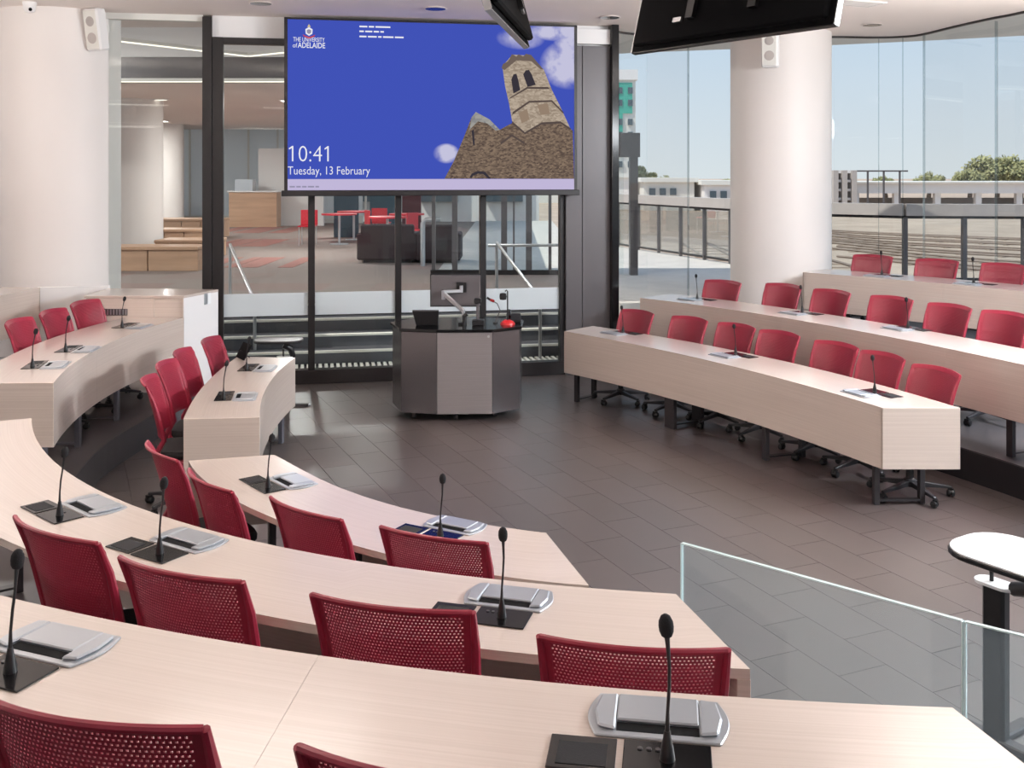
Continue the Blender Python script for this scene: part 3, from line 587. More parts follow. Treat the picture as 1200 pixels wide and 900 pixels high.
# ================================================================== DESKS
CURVE = {}
def offset_curve(c, d):
    t = np.gradient(c, axis=0); t /= np.linalg.norm(t, axis=1)[:, None]
    n = np.c_[-t[:, 1], t[:, 0]]
    return c+n*d
SIDE = {'R': 1, 'L': 1, 'B': -1}
def outward(k, i):                          # outward (towards the chairs) normal at sample i
    c = CURVE[k][0]; j0 = max(0, i-1); j1 = min(len(c)-1, i+1); t = c[j1]-c[j0]; t /= np.linalg.norm(t)
    n = np.array([-t[1], t[0]]); o = CURVE[k][1]
    m = len(c)//2
    if np.dot(o[m]-c[m], np.array([-(c[m+1]-c[m-1])[1], (c[m+1]-c[m-1])[0]])) < 0: n = -n
    return n
def desk(k, label, end0, end1, seams, legs, legmat, ph=.44):
    lev, inn, out = DESK[k]; N = 41
    c = smooth_curve(inn, N)
    if out is None:
        o = offset_curve(c, .57); m = N//2
        # choose the side away from the pit centre
        o2 = offset_curve(c, -.57); pc = np.array([.4, 8.0])
        if np.linalg.norm(o2[m]-pc) > np.linalg.norm(o[m]-pc): o = o2
    else: o = smooth_curve(out, N)
    CURVE[k] = (c, o)
    z0 = TIER*lev; zt = z0+TOP
    base = ((c[N//2]+o[N//2])/2); root = empty('curved_desk', (base[0], base[1], z0))
    s = np.r_[0, np.cumsum(np.linalg.norm(np.diff(c, axis=0), axis=1))]
    def uv(co, no):
        q = np.array([co.x+base[0], co.y+base[1]]); d = np.linalg.norm((c+o)/2-q, axis=1); i = int(d.argmin())
        j = min(max(i, 1), N-2); t = (c[j+1]-c[j-1]); t = t/np.linalg.norm(t); a = s[i]+np.dot(q-(c[i]+o[i])/2, t)
        dep = np.linalg.norm(q-c[i])
        return (a, dep) if abs(no.z) > .5 else (a, co.z)
    def loc(p, z): return (p[0]-base[0], p[1]-base[1], z-z0)
    def lerp(i, t): return c[i]*(1-t)+o[i]*t
    dep = np.linalg.norm(o-c, axis=1)
    th = .03
    cuts = [0]+[int(round(q*(N-1))) for q in seams]+[N-1]
    for a, b in zip(cuts[:-1], cuts[1:]):
        vs = []; fs = []; n = b-a+1
        for i in range(a, b+1):
            t0 = .0205/dep[i]
            e = Vector((0, 0, 0)); p0, p1 = lerp(i, t0), o[i]
            if i == a and a > 0: dd = (c[a+1]-c[a]); dd = dd/np.linalg.norm(dd)*.0004; p0 = p0+dd; p1 = p1+dd
            if i == b and b < N-1: dd = (c[b]-c[b-1]); dd = dd/np.linalg.norm(dd)*.0004; p0 = p0-dd; p1 = p1-dd
            vs += [loc(p0, zt), loc(p1, zt), loc(p1, zt-th), loc(p0, zt-th)]
        for i in range(n-1):
            q = 4*i
            for j in range(4): fs.append((q+j, q+(j+1) % 4, q+4+(j+1) % 4, q+4+j))
        fs += [(0, 1, 2, 3), tuple(4*(n-1)+j for j in (3, 2, 1, 0))]
        MB().add(vs, fs).build('worktop', M['wood'], root, uv=uv)
        vs = []; fs = []
        for i in range(a, b+1):
            p0, p1 = c[i], lerp(i, .0205/dep[i])
            if i == a and a > 0: dd = (c[a+1]-c[a]); dd = dd/np.linalg.norm(dd)*.001; p0 = p0+dd; p1 = p1+dd
            vs += [loc(p0, zt), loc(p1, zt), loc(p1, zt-ph), loc(p0, zt-ph)]
        for i in range(n-1):
            q = 4*i
            for j in range(4): fs.append((q+j, q+(j+1) % 4, q+4+(j+1) % 4, q+4+j))
        fs += [(0, 1, 2, 3), tuple(4*(n-1)+j for j in (3, 2, 1, 0))]
        MB().add(vs, fs).build('front_panel', M['woodp'], root, uv=uv)
    for flag, i, j in ((end0, 0, 1), (end1, N-1, N-2)):
        if not flag: continue
        d = c[i]-c[j]; d = d/np.linalg.norm(d)
        hgt = ph if flag == 1 else TOP-.02
        th2 = .022 if flag == 1 else .04
        a_, b_ = lerp(i, .0), lerp(i, 1)
        out_ = d*.003; inn_ = -d*(th2-.003)
        poly = [a_+out_, b_+out_, b_+inn_, a_+inn_]
        mb = MB(); mb.prism([(p[0]-base[0], p[1]-base[1]) for p in poly], TOP+.0005-hgt, TOP+.0005 if flag == 1 else TOP-.031)
        dx = (b_-a_); dx = dx/np.linalg.norm(dx)
        mb.build('end_panel', M['woodp'], root, bevel=.002, uv=lambda co, no, dx=dx: (co.x*dx[0]+co.y*dx[1], co.z))
    for t, wd in legs:
        i = int(round(t*(N-1))); n = (o[i]-c[i])/dep[i]; a = math.atan2(n[1], n[0])
        for f in (.10/dep[i], 1-.12/dep[i]):
            p = lerp(i, f); mt = Matrix.Translation((p[0]-base[0], p[1]-base[1], 0)) @ Matrix.Rotation(a, 4, 'Z')
            MB().box(-.02, .02, -wd/2, wd/2, 0, TOP-.03, mt).build('leg', legmat, root, bevel=.003)
        p, q = lerp(i, .1/dep[i]), lerp(i, 1-.12/dep[i])
        MB().bar((p[0]-base[0], p[1]-base[1], .03), (q[0]-base[0], q[1]-base[1], .03), .05, .012).build('foot_bar', legmat, root)
    tag(root, label, 'desk', 'curved council desks'); return root
desk('R1', 'long curved pale wood desk, lowest row of the window-side bank', 0, 1, (.5,), ((.03, .05), (.34, .14), (.66, .06), (.96, .05)), M['legdark'])
desk('R2', 'curved pale wood desk on the first step of the window-side bank', 0, 1, (.35, .7), ((.03, .05), (.4, .06), (.8, .06)), M['legdark'])
desk('R3', 'curved pale wood desk on the top step against the outside windows', 1, 0, (.5,), ((.1, .05), (.6, .05)), M['legdark'])
desk('L1', 'short curved pale desk, lowest row beside the foyer glass', 1, 0, (), ((.06, .05), (.95, .06)), M['leg'])
desk('L2', 'curved white-fronted desk on the step beside the foyer glass', 1, 0, (.42,), ((.04, .08), (.38, .05), (.66, .05)), M['leg'])
desk('L3', 'top-step pale desk in front of the white column', 0, 1, (), ((.2, .05), (.9, .05)), M['leg'])
desk('B1', 'lowest curved pale wood desk facing the screen', 1, 0, (), ((.1, .05), (.5, .05), (.95, .05)), M['legdark'], .40)
desk('B2', 'middle curved pale wood desk facing the screen', 0, 2, (), ((.15, .05), (.5, .05)), M['legdark'])
desk('B3', 'top curved pale wood desk facing the screen, with a diagonal seam', 0, 2, (.55,), ((.3, .05), (.6, .05)), M['legdark'])

# ================================================================== CHAIRS
def backshape(s, t, off=0):                 # s -1..1 across, t 0..1 up
    wdt = .218+.027*t
    y = -.187-.075*t-.028*t*t+.062*s*s-off
    z = .54+.40*t - .012*(s*s)*t
    if t > .95: y -= (t-.95)*.25
    return Vector((s*wdt, y, z))
def chair_proto():
    root = empty('swivel_chair', (0, 0, 0))
    # perforated back
    nx, nz = 40, 34; s0, s1, t0, t1 = -.90, .90, .05, .945
    mb = MB(); th = .006
    def quad(a, b, c, d): mb.add([a, b, c, d], [(0, 1, 2, 3)])
    ds = (s1-s0)/nx; dt = (t1-t0)/nz
    for r in range(nz):
        ta, tb = t0+r*dt, t0+(r+1)*dt; sh = .5*ds if r % 2 else 0
        cols = [(s0+sh+q*ds, s0+sh+(q+1)*ds) for q in range(nx-(1 if sh else 0))]
        if sh:
            for a, b in ((s0, s0+sh), (s1-sh, s1)):
                for of in (0, th): quad(backshape(a, ta, of), backshape(b, ta, of), backshape(b, tb, of), backshape(a, tb, of))
        for a, b in cols:
            ma, mb_, mt, mu = a+ds*.26, b-ds*.26, ta+dt*.27, tb-dt*.27
            mc = (a+b)/2; tm = (ta+tb)/2
            for of in (0, th):
                O = [backshape(a, ta, of), backshape(b, ta, of), backshape(b, tb, of), backshape(a, tb, of)]
                I = [backshape(ma, mt, of), backshape(mb_, mt, of), backshape(mb_, mu, of), backshape(ma, mu, of)]
                mb.add(O+I, [(0, 1, 5, 4), (1, 2, 6, 5), (2, 3, 7, 6), (3, 0, 4, 7)])
            J = [backshape(x, y, of) for of in (0, th) for x, y in ((ma, mt), (mb_, mt), (mb_, mu), (ma, mu))]
            mb.add(J, [(0, 1, 5, 4), (1, 2, 6, 5), (2, 3, 7, 6), (3, 0, 4, 7)])
    me = bpy.data.meshes.new('backrest'); me.from_pydata(mb.v, [], mb.f); me.materials.append(M['red'])
    obj('backrest', me, root)
    # border rim
    mb = MB(); B = 12; path = []
    outer = [(-1, t/10) for t in range(0, 11)]+[(-1+2*q/B, 1) for q in range(1, B)]+[(1, 1-t/10) for t in range(0, 11)]+[(1-2*q/B, 0) for q in range(1, B)]
    def inn(s, t): return (max(s0, min(s1, s)), max(t0, min(t1, t)))
    n = len(outer); vs = []
    for s, t in outer:
        a, b = inn(s, t)
        vs += [backshape(s, t, -.004), backshape(s, t, .010), backshape(a, b, th+.001), backshape(a, b, -.001)]
    fs = []
    for i in range(n):
        p = 4*i; q = 4*((i+1) % n)
        for j in range(4): fs.append((p+j, p+(j+1) % 4, q+(j+1) % 4, q+j))
    MB().add(vs, fs).build('back_rim', M['red'], root, smooth=True)
    # rolled top lip
    MB().tube([backshape(-1+2*q/14, 1.0, .006) for q in range(15)], .0085, 8).build('top_lip', M['red'], root, smooth=True)
    # L-shaped side rails
    for sg in (-1, 1):
        pts = [backshape(sg*1.0, t, .004)+Vector((sg*.004, 0, 0)) for t in (1.0, .7, .45, .2, 0)]
        pts += [Vector((sg*.221, -.17, .47)), Vector((sg*.222, -.17, .42)), Vector((sg*.222, -.15, .39)), Vector((sg*.22, -.1, .375)), Vector((sg*.215, .02, .37)), Vector((sg*.20, .15, .372)), Vector((sg*.17, .2, .38))]
        MB().tube(pts, [.009, .014, .016, .018, .019, .020, .020, .021, .021, .02, .018, .014], 8).build('side_rail', M['red'], root, smooth=True)
    # seat
    def sq(a, b, n=5): return [(a*abs(math.cos(t))**(2/n)*math.copysign(1, math.cos(t)), b*abs(math.sin(t))**(2/n)*math.copysign(1, math.sin(t))) for t in [2*math.pi*k/28 for k in range(28)]]
    lay = [(.215, .205, .395), (.225, .215, .41), (.226, .216, .43), (.215, .205, .452), (.17, .16, .46)]
    vs = []; fs = []
    for a, b, z in lay: vs += [(x, y+.02, z) for x, y in sq(a, b)]
    for i in range(len(lay)-1):
        for k in range(28): fs.append((i*28+k, i*28+(k+1) % 28, (i+1)*28+(k+1) % 28, (i+1)*28+k))
    fs += [tuple(range(28))[::-1], tuple(range((len(lay)-1)*28, len(lay)*28))]
    MB().add(vs, fs).build('seat', M['seatblack'], root, smooth=True)
    MB().prism([(x, y+.02) for x, y in sq(.21, .20)], .372, .396).build('seat_shell', M['red'], root)
    MB().box(-.09, .09, -.11, .11, .325, .372).build('mechanism', M['black'], root, bevel=.008)
    MB().tube([(.09, .02, .345), (.2, .03, .35)], .006, 6).build('lever', M['black'], root)
    MB().lathe([(.028, .09), (.028, .22), (.018, .22), (.018, .335)], 12).build('gas_lift', M['black'], root, smooth=True)
    MB().lathe([(.045, .075), (.05, .085), (.045, .125), (.03, .135)], 12).build('hub', M['basegrey'], root, smooth=True)
    cast = MB().lathe([(.012, -.03), (.022, -.027), (.027, -.018), (.027, -.008), (.02, -.005), (.02, .005), (.027, .008), (.027, .018), (.022, .027), (.012, .03)], 12)
    cast.v = [(y, z, x+.027) for x, y, z in cast.v]     # axle along y
    cast.box(-.008, .022, -.02, .02, .045, .062)
    cme = cast.mesh('caster', M['black'], smooth=True)
    arm = MB(); arm.add([(.03, -.022, .075), (.03, .022, .075), (.03, .022, .118), (.03, -.022, .118), (.305, -.014, .062), (.305, .014, .062), (.305, .014, .08), (.305, -.014, .08)],
                        [(0, 1, 2, 3), (4, 7, 6, 5), (0, 4, 5, 1), (1, 5, 6, 2), (2, 6, 7, 3), (3, 7, 4, 0)])
    ame = arm.mesh('base_arm', M['basegrey'], bevel=.004)
    for k in range(5):
        a = obj('base_arm', ame, root, None, math.pi/2+k*2*math.pi/5+.2); obj('caster', cme, a, (.297, 0, 0), .7*k)
    return root
proto = chair_proto(); index_kids()
def facing(k, p, prev=None):
    c, o = CURVE[k]; mid = (c+o)/2; i = int(np.linalg.norm(mid-np.array(p), axis=1).argmin()); i = min(max(i, 1), len(c)-2)
    n = outward(k, i); return -n
LAND = {'R1': 'from the grey wall panel', 'R2': 'from the black end post', 'R3': 'from the round column', 'L1': 'from the white end cabinet', 'L2': 'from the white end cabinet',
        'B1': 'from the side wing', 'B2': 'from the side wing', 'B3': 'from the side wing'}
first = True; rnd = random.Random(3)
CHT = .94
for k, ps in CHAIR.items():
    for i, p in enumerate(ps):
        f = facing(k, p); r = proto if first else copy_tree(proto); first = False
        loc = np.array(p)+f*.29
        a = math.atan2(f[1], f[0])-math.pi/2
        r.location = (loc[0], loc[1], TIER*DESK[k][0]); r.rotation_euler = (0, 0, a+rnd.uniform(-.05, .05))
        tag(r, 'red mesh-backed swivel chair, %s %s, %s row of the %s' % (ORD[i], LAND[k], ROWN[k[1]], BANK[k[0]]), 'chair', 'red swivel chairs in the %s row of the %s' % (ROWN[k[1]], BANK[k[0]]))

# ================================================================== DESK STATIONS
def mic_proto():
    r = empty('gooseneck_microphone')
    MB().box(-.088, .088, -.062, .062, 0, .005).build('base_plate', M['blackgloss'], r, bevel=.0015)
    MB().lathe([(.016, .005), (.015, .012), (.0125, .03), (.0085, .048), (.0065, .062)], 14).build('collar', M['black'], r, smooth=True)
    pts = [(0, 0, .06), (.001, .0, .10), (.004, .003, .15), (.004, .01, .19), (.001, .016, .225), (-.001, .02, .245)]
    MB().tube(pts, [.0052, .0036, .0036, .0036, .0045, .006], 8).build('stem', M['black'], r, smooth=True)
    h = MB().lathe([(.005, 0), (.011, .004), (.0145, .012), (.0155, .022), (.0145, .032), (.010, .041), (.004, .045)], 14); h.v = [(x-.001-.06*z, y+.02+.12*z, z+.238) for x, y, z in h.v]
    h.build('foam_head', M['foam'], r, smooth=True)
    for q in range(3): MB().lathe([(.006, .005), (.0055, .0075)], 10, (-.055+.018*q, .03, 0)).build('button', M['legdark'], r)
    return r
def plate_proto():
    r = empty('speaker_panel'); MB().box(-.068, .068, -.06, .06, 0, .005).build('housing', M['blackgloss'], r, bevel=.0015)
    MB().box(-.05, .05, -.046, .034, .005, .0062).build('speaker_grille', M['foam'], r); return r
def box_proto():
    r = empty('cable_box')
    def outline(a, b, n=12):
        top = [(a*.86, b), (-a*.86, b)]; L = []; 
        for q in range(n+1):
            t = q/n; L.append((-a*.86-(a*.14)*math.sin(t*math.pi)-0*t, b-2*b*t))
        R = [(-x, y) for x, y in L[::-1]]
        return R[::1]+L if False else L+R
    MB().prism(outline(.15, .085), 0, .006).build('frame', M['silverbox'], r, bevel=.002)
    for sg in (-1, 1):
        mb = MB(); pr = [(sg*.088, -.07), (sg*.125, -.06), (sg*.135, 0), (sg*.125, .066), (sg*.088, .074)]
        mb.prism(pr if sg < 0 else pr[::-1], .006, .015); mb.build('end_pod', M['silverbox'], r, bevel=.004)
    MB().box(-.086, .086, -.032, .074, .006, .014).build('lid', M['silverbox'], r, bevel=.003)
    MB().box(-.086, .086, -.066, -.033, .0055, .0068).build('slot', M['blackmatt'], r)
    return r
mp, pp, bp_ = mic_proto(), plate_proto(), box_proto(); index_kids(); usedp = set()
def place(proto_, loc, a, label, cat, group):
    r = proto_ if proto_.name not in usedp else copy_tree(proto_); usedp.add(proto_.name)
    r.location = loc; r.rotation_euler = (0, 0, a); tag(r, label, cat, group)
for k, ps in MIC.items():
    for i, p in enumerate(ps):
        f = facing(k, p); a = math.atan2(f[1], f[0])-math.pi/2; z = TIER*DESK[k][0]+TOP+.0003; rt = np.array([f[1], -f[0]]); p = np.array(p)
        where = '%s %s, %s row of the %s' % (ORD[i], 'from the side wing' if k[0] == 'B' else LAND[k], ROWN[k[1]], BANK[k[0]])
        if k in ('L1', 'L2'): where = '%s %s, %s row of the %s' % (ORD[len(ps)-1-i], LAND[k], ROWN[k[1]], BANK[k[0]])
        place(mp, (p[0], p[1], z), a, 'black gooseneck microphone, ' + where, 'microphone', 'desk microphones')
        q = p-rt*.17; place(pp, (q[0], q[1], z), a, 'flat black speaker panel, ' + where, 'panel', 'desk speaker panels')
        q = p+f*.155-rt*.02; place(bp_, (q[0], q[1], z), a, 'silver flip-lid cable box, ' + where, 'cable box', 'desk cable boxes')
# ================================================================== END CABINET
cab = empty('end_cabinet', (-3.7, 10.45, 0))
def cl(pts): return [(x+3.7, y-10.45) for x, y in pts]
cp = [(-4.22, 10.165), (-3.262, 10.165), (-3.09, 10.70), (-4.25, 10.80)]
MB().prism(cl(cp), .001, 1.19).build('carcass', M['woodp'], cab, uv=uvbox)
MB().prism(cl([(-4.24, 10.147), (-3.25, 10.147), (-3.07, 10.71), (-4.27, 10.82)]), 1.19, 1.215).build('top_board', M['wood'], cab, bevel=.002, uv=uvbox)
MB().prism(cl([(-3.26, 10.15), (-3.25, 10.15), (-3.07, 10.70), (-3.09, 10.70)]), .001, 1.19).build('side_panel', M['white'], cab)
MB().prism(cl([(-4.22, 10.149), (-3.55, 10.149), (-3.55, 10.165), (-4.22, 10.165)]), .3, 1.188).build('front_panel', M['woodp'], cab, uv=uvbox)
vt = MB().prism(cl([(-4.085, 10.143), (-3.81, 10.143), (-3.81, 10.15), (-4.085, 10.15)]), 1.02, 1.085).build('vent_grille', M['dgrey'], cab)
for q in range(9): MB().prism(cl([(-4.07+.03*q, 10.139), (-4.058+.03*q, 10.139), (-4.058+.03*q, 10.144), (-4.07+.03*q, 10.144)]), 1.027, 1.078).build('slat', M['alu'], vt)
for a, m, zz in ((.62, 'silver', 1.14), (.72, 'switch', 1.14)):
    p = Vector((-3.25, 10.15))*(1-a)+Vector((-3.07, 10.70))*a; d = Vector((.18, .55)).normalized(); n = Vector((d.y, -d.x))
    mb = MB(); mb.bar((p.x+3.7-d.x*.028, p.y-10.45-d.y*.028, zz), (p.x+3.7+d.x*.028, p.y-10.45+d.y*.028, zz), .012, .11); mb.build('switch_plate', M[m], cab)
tag(cab, 'white end cabinet with vent grille and switch plate by the foyer glass', 'cabinet')
par = tag(MB().prism([(-4.95, 10.64), (-4.26, 10.82), (-4.26, 10.86), (-4.95, 10.70)], TIER, 1.24).build('low_screen_panel', M['white'], None, bevel=.002), 'low white screen panel between the column and the end cabinet', 'panel')

# ================================================================== LECTERN
lec = empty('lectern', (-.55, 10.4, 0))
LP = [(-1.2225, 10.48), (-1.09, 10.06), (-.7315, 9.975), (-.1915, 9.993), (.0766, 10.21), (.1, 10.6), (-.3, 10.85), (-1.0, 10.8)]
def ll(p): return (p[0]+.55, p[1]-10.4)
lp = [ll(p) for p in LP]
ctr = Vector((0, 0))
MB().prism([(x*.97, y*.97) for x, y in lp], .085, .87).build('carcass', M['black'], lec)
for i in range(8):
    a = Vector(lp[i]); b = Vector(lp[(i+1) % 8]); d = (b-a).normalized(); n = Vector((d.y, -d.x))
    mb = MB(); a2 = a+d*.003; b2 = b-d*.003; mb.prism([tuple(a2), tuple(b2), tuple(b2-n*.012), tuple(a2-n*.012)], .08, .875)
    pn = mb.build('steel_panel', M['ss'] if i in (2,) else M['ssd'], lec, bevel=.0015)
    if i == 2:
        q = a+(b-a)*.93-n*0; MB().tube([(q.x, q.y, .835), (q.x+n.x*.012, q.y+n.y*.012, .835)], .012, 12).build('lock', M['alu'], pn)
MB().prism([(x*1.035, y*1.035) for x, y in lp], .877, .905).build('top_slab', M['blackgloss'], lec, bevel=.004)
for (x, y) in ((-.42, -.25), (.38, -.18), (-.42, .22), (.38, .25), (0, -.3)):
    mb = MB(); w_ = MB().lathe([(.02, -.02), (.037, -.018), (.037, .018), (.02, .02)], 14); mb.add([(v[2]+x, v[1]+y, v[0]+.037) for v in w_.v], w_.f); mb.box(x-.03, x+.03, y-.02, y+.02, .06, .085); mb.build('caster', M['legdark'], lec, smooth=True)
MB().box(-.2, .12, -.22, .05, .03, .075).build('cable_tray', M['alu'], lec, bevel=.005)
tag(lec, 'octagonal brushed steel lectern on casters in front of the screen', 'lectern')
LZ = .905
def leaf(name, x, y, rz=0): return empty(name, (x, y, LZ), rz)
t = leaf('touch_panel', -.86, 10.28)
mb = MB(); mb.add([(-.10, -.03, .0), (.12, -.03, .0), (.12, .06, .0), (-.10, .06, 0), (-.135, -.075, .15), (.13, -.075, .15), (.13, -.055, .16), (-.135, -.055, .16)], [(0, 1, 2, 3), (4, 7, 6, 5), (0, 4, 5, 1), (1, 5, 6, 2), (2, 6, 7, 3), (3, 7, 4, 0)])
mb.build('housing', M['black'], t, bevel=.004); mb = MB(); mb.add([(-.12, -.046, .145), (.12, -.046, .145), (.10, .045, .02), (-.085, .045, .02)], [(0, 1, 2, 3)]); mb.build('touch_screen', M['blackgloss'], t)
tag(t, 'black angled touch panel on the lectern top', 'touch panel')
mo = leaf('monitor', -.5, 10.42)
MB().box(-.335, .175, .12, .15, .155, .475).build('back_shell', M['dgrey'], mo, bevel=.006); MB().box(-.345, .185, .15, .165, .145, .485).build('bezel', M['black'], mo, bevel=.003)
MB().box(-.325, .165, .165, .167, .165, .465).build('display', M['blackgloss'], mo)
MB().tube([(.0, -.1, 0), (.0, -.1, .02)], .045, 16).build('arm_clamp', M['black'], mo); MB().tube([(.01, -.1, .02), (.01, -.1, .15)], .017, 12).build('arm_post', M['alu'], mo, smooth=True)
MB().bar((.01, -.1, .135), (-.2, .03, .30), .03, .04).build('lower_arm', M['alu'], mo, bevel=.006); MB().tube([(-.2, .03, .235), (-.2, .03, .325)], .02, 12).build('elbow', M['silver'], mo, smooth=True)
MB().bar((-.2, .03, .315), (-.02, .09, .315), .03, .035).build('upper_arm', M['alu'], mo, bevel=.006); MB().tube([(-.02, .09, .30), (-.02, .09, .37)], .018, 12).build('pivot', M['silver'], mo, smooth=True)
MB().box(-.07, .03, .105, .12, .30, .40).build('mount_plate', M['black'], mo)
tag(mo, 'grey monitor on a silver articulated arm, seen from behind, on the lectern', 'monitor')
dc = leaf('document_camera', -.33, 10.3)
MB().box(-.07, .05, -.06, .07, 0, .05).build('base', M['black'], dc, bevel=.006); MB().box(-.03, .0, -.01, .03, .05, .25).build('column', M['dgrey'], dc, bevel=.005)
MB().box(-.05, .02, -.06, .03, .22, .27).build('camera_head', M['black'], dc, bevel=.008); MB().tube([(-.15, -.02, 0), (-.15, -.02, .09), (-.12, -.02, .11)], .022, 12).build('control_knob', M['black'], dc, smooth=True)
tag(dc, 'black document camera with upright column beside the monitor arm', 'camera')
dl = leaf('lectern_microphone', -.045, 10.33)
MB().lathe([(.075, 0), (.075, .012), (.06, .03), (.03, .045)], 20).build('base', M['redcaddy'], dl, smooth=True)
MB().tube([(0, 0, .04), (0, 0, .33), (-.01, 0, .345), (-.025, 0, .33)], .0075, 8).build('stem', M['black'], dl, smooth=True)
MB().lathe([(.01, -.035), (.033, -.03), (.037, 0), (.033, .03), (.01, .035)], 16, (-.045, 0, .28)).build('head', M['foam'], dl, smooth=True)
tag(dl, 'black microphone on a tall stem with round red base', 'microphone')
gm = leaf('small_gooseneck', -.17, 10.4)
MB().lathe([(.025, 0), (.02, .012)], 14).build('base', M['black'], gm); MB().tube([(0, 0, .01), (.05, 0, .13), (.02, 0, .20), (-.03, 0, .23)], .005, 8).build('neck', M['dgrey'], gm, smooth=True)
MB().tube([(-.01, 0, .222), (-.05, 0, .238)], .014, 10).build('collar', M['redcaddy'], gm, smooth=True); MB().tube([(-.05, 0, .238), (-.085, 0, .26)], .012, 10).build('tip', M['black'], gm, smooth=True)
tag(gm, 'small bent gooseneck with red collar beside the red-based microphone', 'microphone')
ph = leaf('desk_phone', .03, 10.5)
mb = MB(); mb.add([(-.09, -.08, 0), (.06, -.08, 0), (.06, .08, 0), (-.09, .08, 0), (-.09, -.08, .03), (.06, -.08, .03), (.06, .08, .08), (-.09, .08, .08)], [(0, 3, 2, 1), (4, 5, 6, 7), (0, 1, 5, 4), (1, 2, 6, 5), (2, 3, 7, 6), (3, 0, 4, 7)]); mb.build('body', M['black'], ph, bevel=.006)
MB().tube([(-.06, -.07, .06), (-.06, 0, .085), (-.06, .08, .10)], .02, 10).build('handset', M['blackgloss'], ph, smooth=True)
tag(ph, 'black desk phone at the corner of the lectern top', 'phone')

# ================================================================== PROJECTION SCREEN
PLx, PLy = -2.57, 11.55; SR = math.atan2(.188, .982)
sc = empty('projection_screen', (PLx, PLy, 0), SR)
MB().box(-.0, 3.403, .0, .04, 2.18, 4.19).build('backing', M['black'], sc)
for a in ((0, .036, 2.18, 4.19), (3.368, 3.403, 2.18, 4.19), (0, 3.403, 4.168, 4.19)): MB().box(a[0], a[1], -.014, 0, a[2], a[3]).build('black_border', M['frame'], sc)
MB().box(-.03, 3.43, -.03, .03, 2.17, 2.235).build('bottom_bar', M['frame'], sc, bevel=.006)
def picture_mat():
    m = bpy.data.materials.new('screen_picture'); m.use_nodes = True; n = m.node_tree; n.nodes.clear(); N_ = n.nodes.new; K = n.links.new
    tcn = N_('ShaderNodeTexCoord'); se = N_('ShaderNodeSeparateXYZ'); K(tcn.outputs['Object'], se.inputs[0])
    nz = N_('ShaderNodeTexNoise'); nz.inputs['Scale'].default_value = 4.5; nz.inputs['Detail'].default_value = 6; K(tcn.outputs['Object'], nz.inputs['Vector'])
    def mth(op, a, b=None):
        x = N_('ShaderNodeMath'); x.operation = op
        for i, q in enumerate((a, b)):
            if q is None: continue
            if isinstance(q, (int, float)): x.inputs[i].default_value = q
            else: K(q, x.inputs[i])
        return x.outputs[0]
    tot = None
    for (u, v, ru, rv, k) in ((3.3, 3.72, .36, .30, 1.3), (3.22, 4.1, .5, .11, 1.2), (2.72, 4.02, .3, .14, .7), (3.33, 3.95, .22, .2, 1.2), (1.84, 2.66, .16, .12, 1.2),):
        a = mth('POWER', mth('DIVIDE', mth('SUBTRACT', se.outputs['X'], u), ru), 2); b = mth('POWER', mth('DIVIDE', mth('SUBTRACT', se.outputs['Z'], v), rv), 2)
        d = mth('MULTIPLY', mth('MAXIMUM', mth('SUBTRACT', 1, mth('ADD', a, b)), 0), k)
        tot = d if tot is None else mth('MAXIMUM', tot, d)
    msk = mth('MULTIPLY', tot, mth('MULTIPLY', mth('MAXIMUM', mth('SUBTRACT', nz.outputs[0], .28), 0), 4.2))
    msk = mth('MINIMUM', msk, .92)
    r = N_('ShaderNodeMixRGB'); r.inputs[1].default_value = lin(66, 84, 186); r.inputs[2].default_value = lin(206, 204, 228); K(msk, r.inputs[0])
    e = N_('ShaderNodeEmission'); K(r.outputs[0], e.inputs[0]); o = N_('ShaderNodeOutputMaterial'); K(e.outputs[0], o.inputs[0]); return m
pic = MB().box(.038, 3.371, -.006, 0, 2.363, 4.17).build('picture', picture_mat(), sc)
MB().box(.038, 3.371, -.006, 0, 2.237, 2.363).build('caption_strip', emit('lavender', (196, 186, 220)), sc)
def stone(name, c1, c2, s):
    m = bpy.data.materials.new(name); m.use_nodes = True; n = m.node_tree; n.nodes.clear()
    tcn = n.nodes.new('ShaderNodeTexCoord'); mp_ = n.nodes.new('ShaderNodeMapping'); mp_.inputs['Scale'].default_value = (1, 1, 1.8); mp_.inputs['Rotation'].default_value = (0, .4, 0)
    vo = n.nodes.new('ShaderNodeTexVoronoi'); vo.inputs['Scale'].default_value = s; r = n.nodes.new('ShaderNodeMixRGB'); r.inputs[1].default_value = lin(*c1); r.inputs[2].default_value = lin(*c2)
    e = n.nodes.new('ShaderNodeEmission'); o = n.nodes.new('ShaderNodeOutputMaterial'); sp = n.nodes.new('ShaderNodeSeparateXYZ')
    n.links.new(tcn.outputs['Object'], mp_.inputs[0]); n.links.new(mp_.outputs[0], vo.inputs['Vector']); n.links.new(vo.outputs['Color'], sp.inputs[0]); n.links.new(sp.outputs[0], r.inputs[0]); n.links.new(r.outputs[0], e.inputs[0]); n.links.new(e.outputs[0], o.inputs[0]); return m
ST = {'lower': stone('print_brown_stone', (86, 72, 66), (142, 122, 104), 40), 'upper': stone('print_pale_stone', (150, 134, 118), (190, 174, 156), 30), 'cap': emit('print_cap', (112, 98, 90)), 'dark': emit('print_dark', (58, 54, 62)), 'line': emit('print_line', (88, 76, 72)), 'hi': stone('print_roof', (128, 128, 132), (168, 166, 160), 18), 'sh': emit('print_shield', (150, 130, 112))}
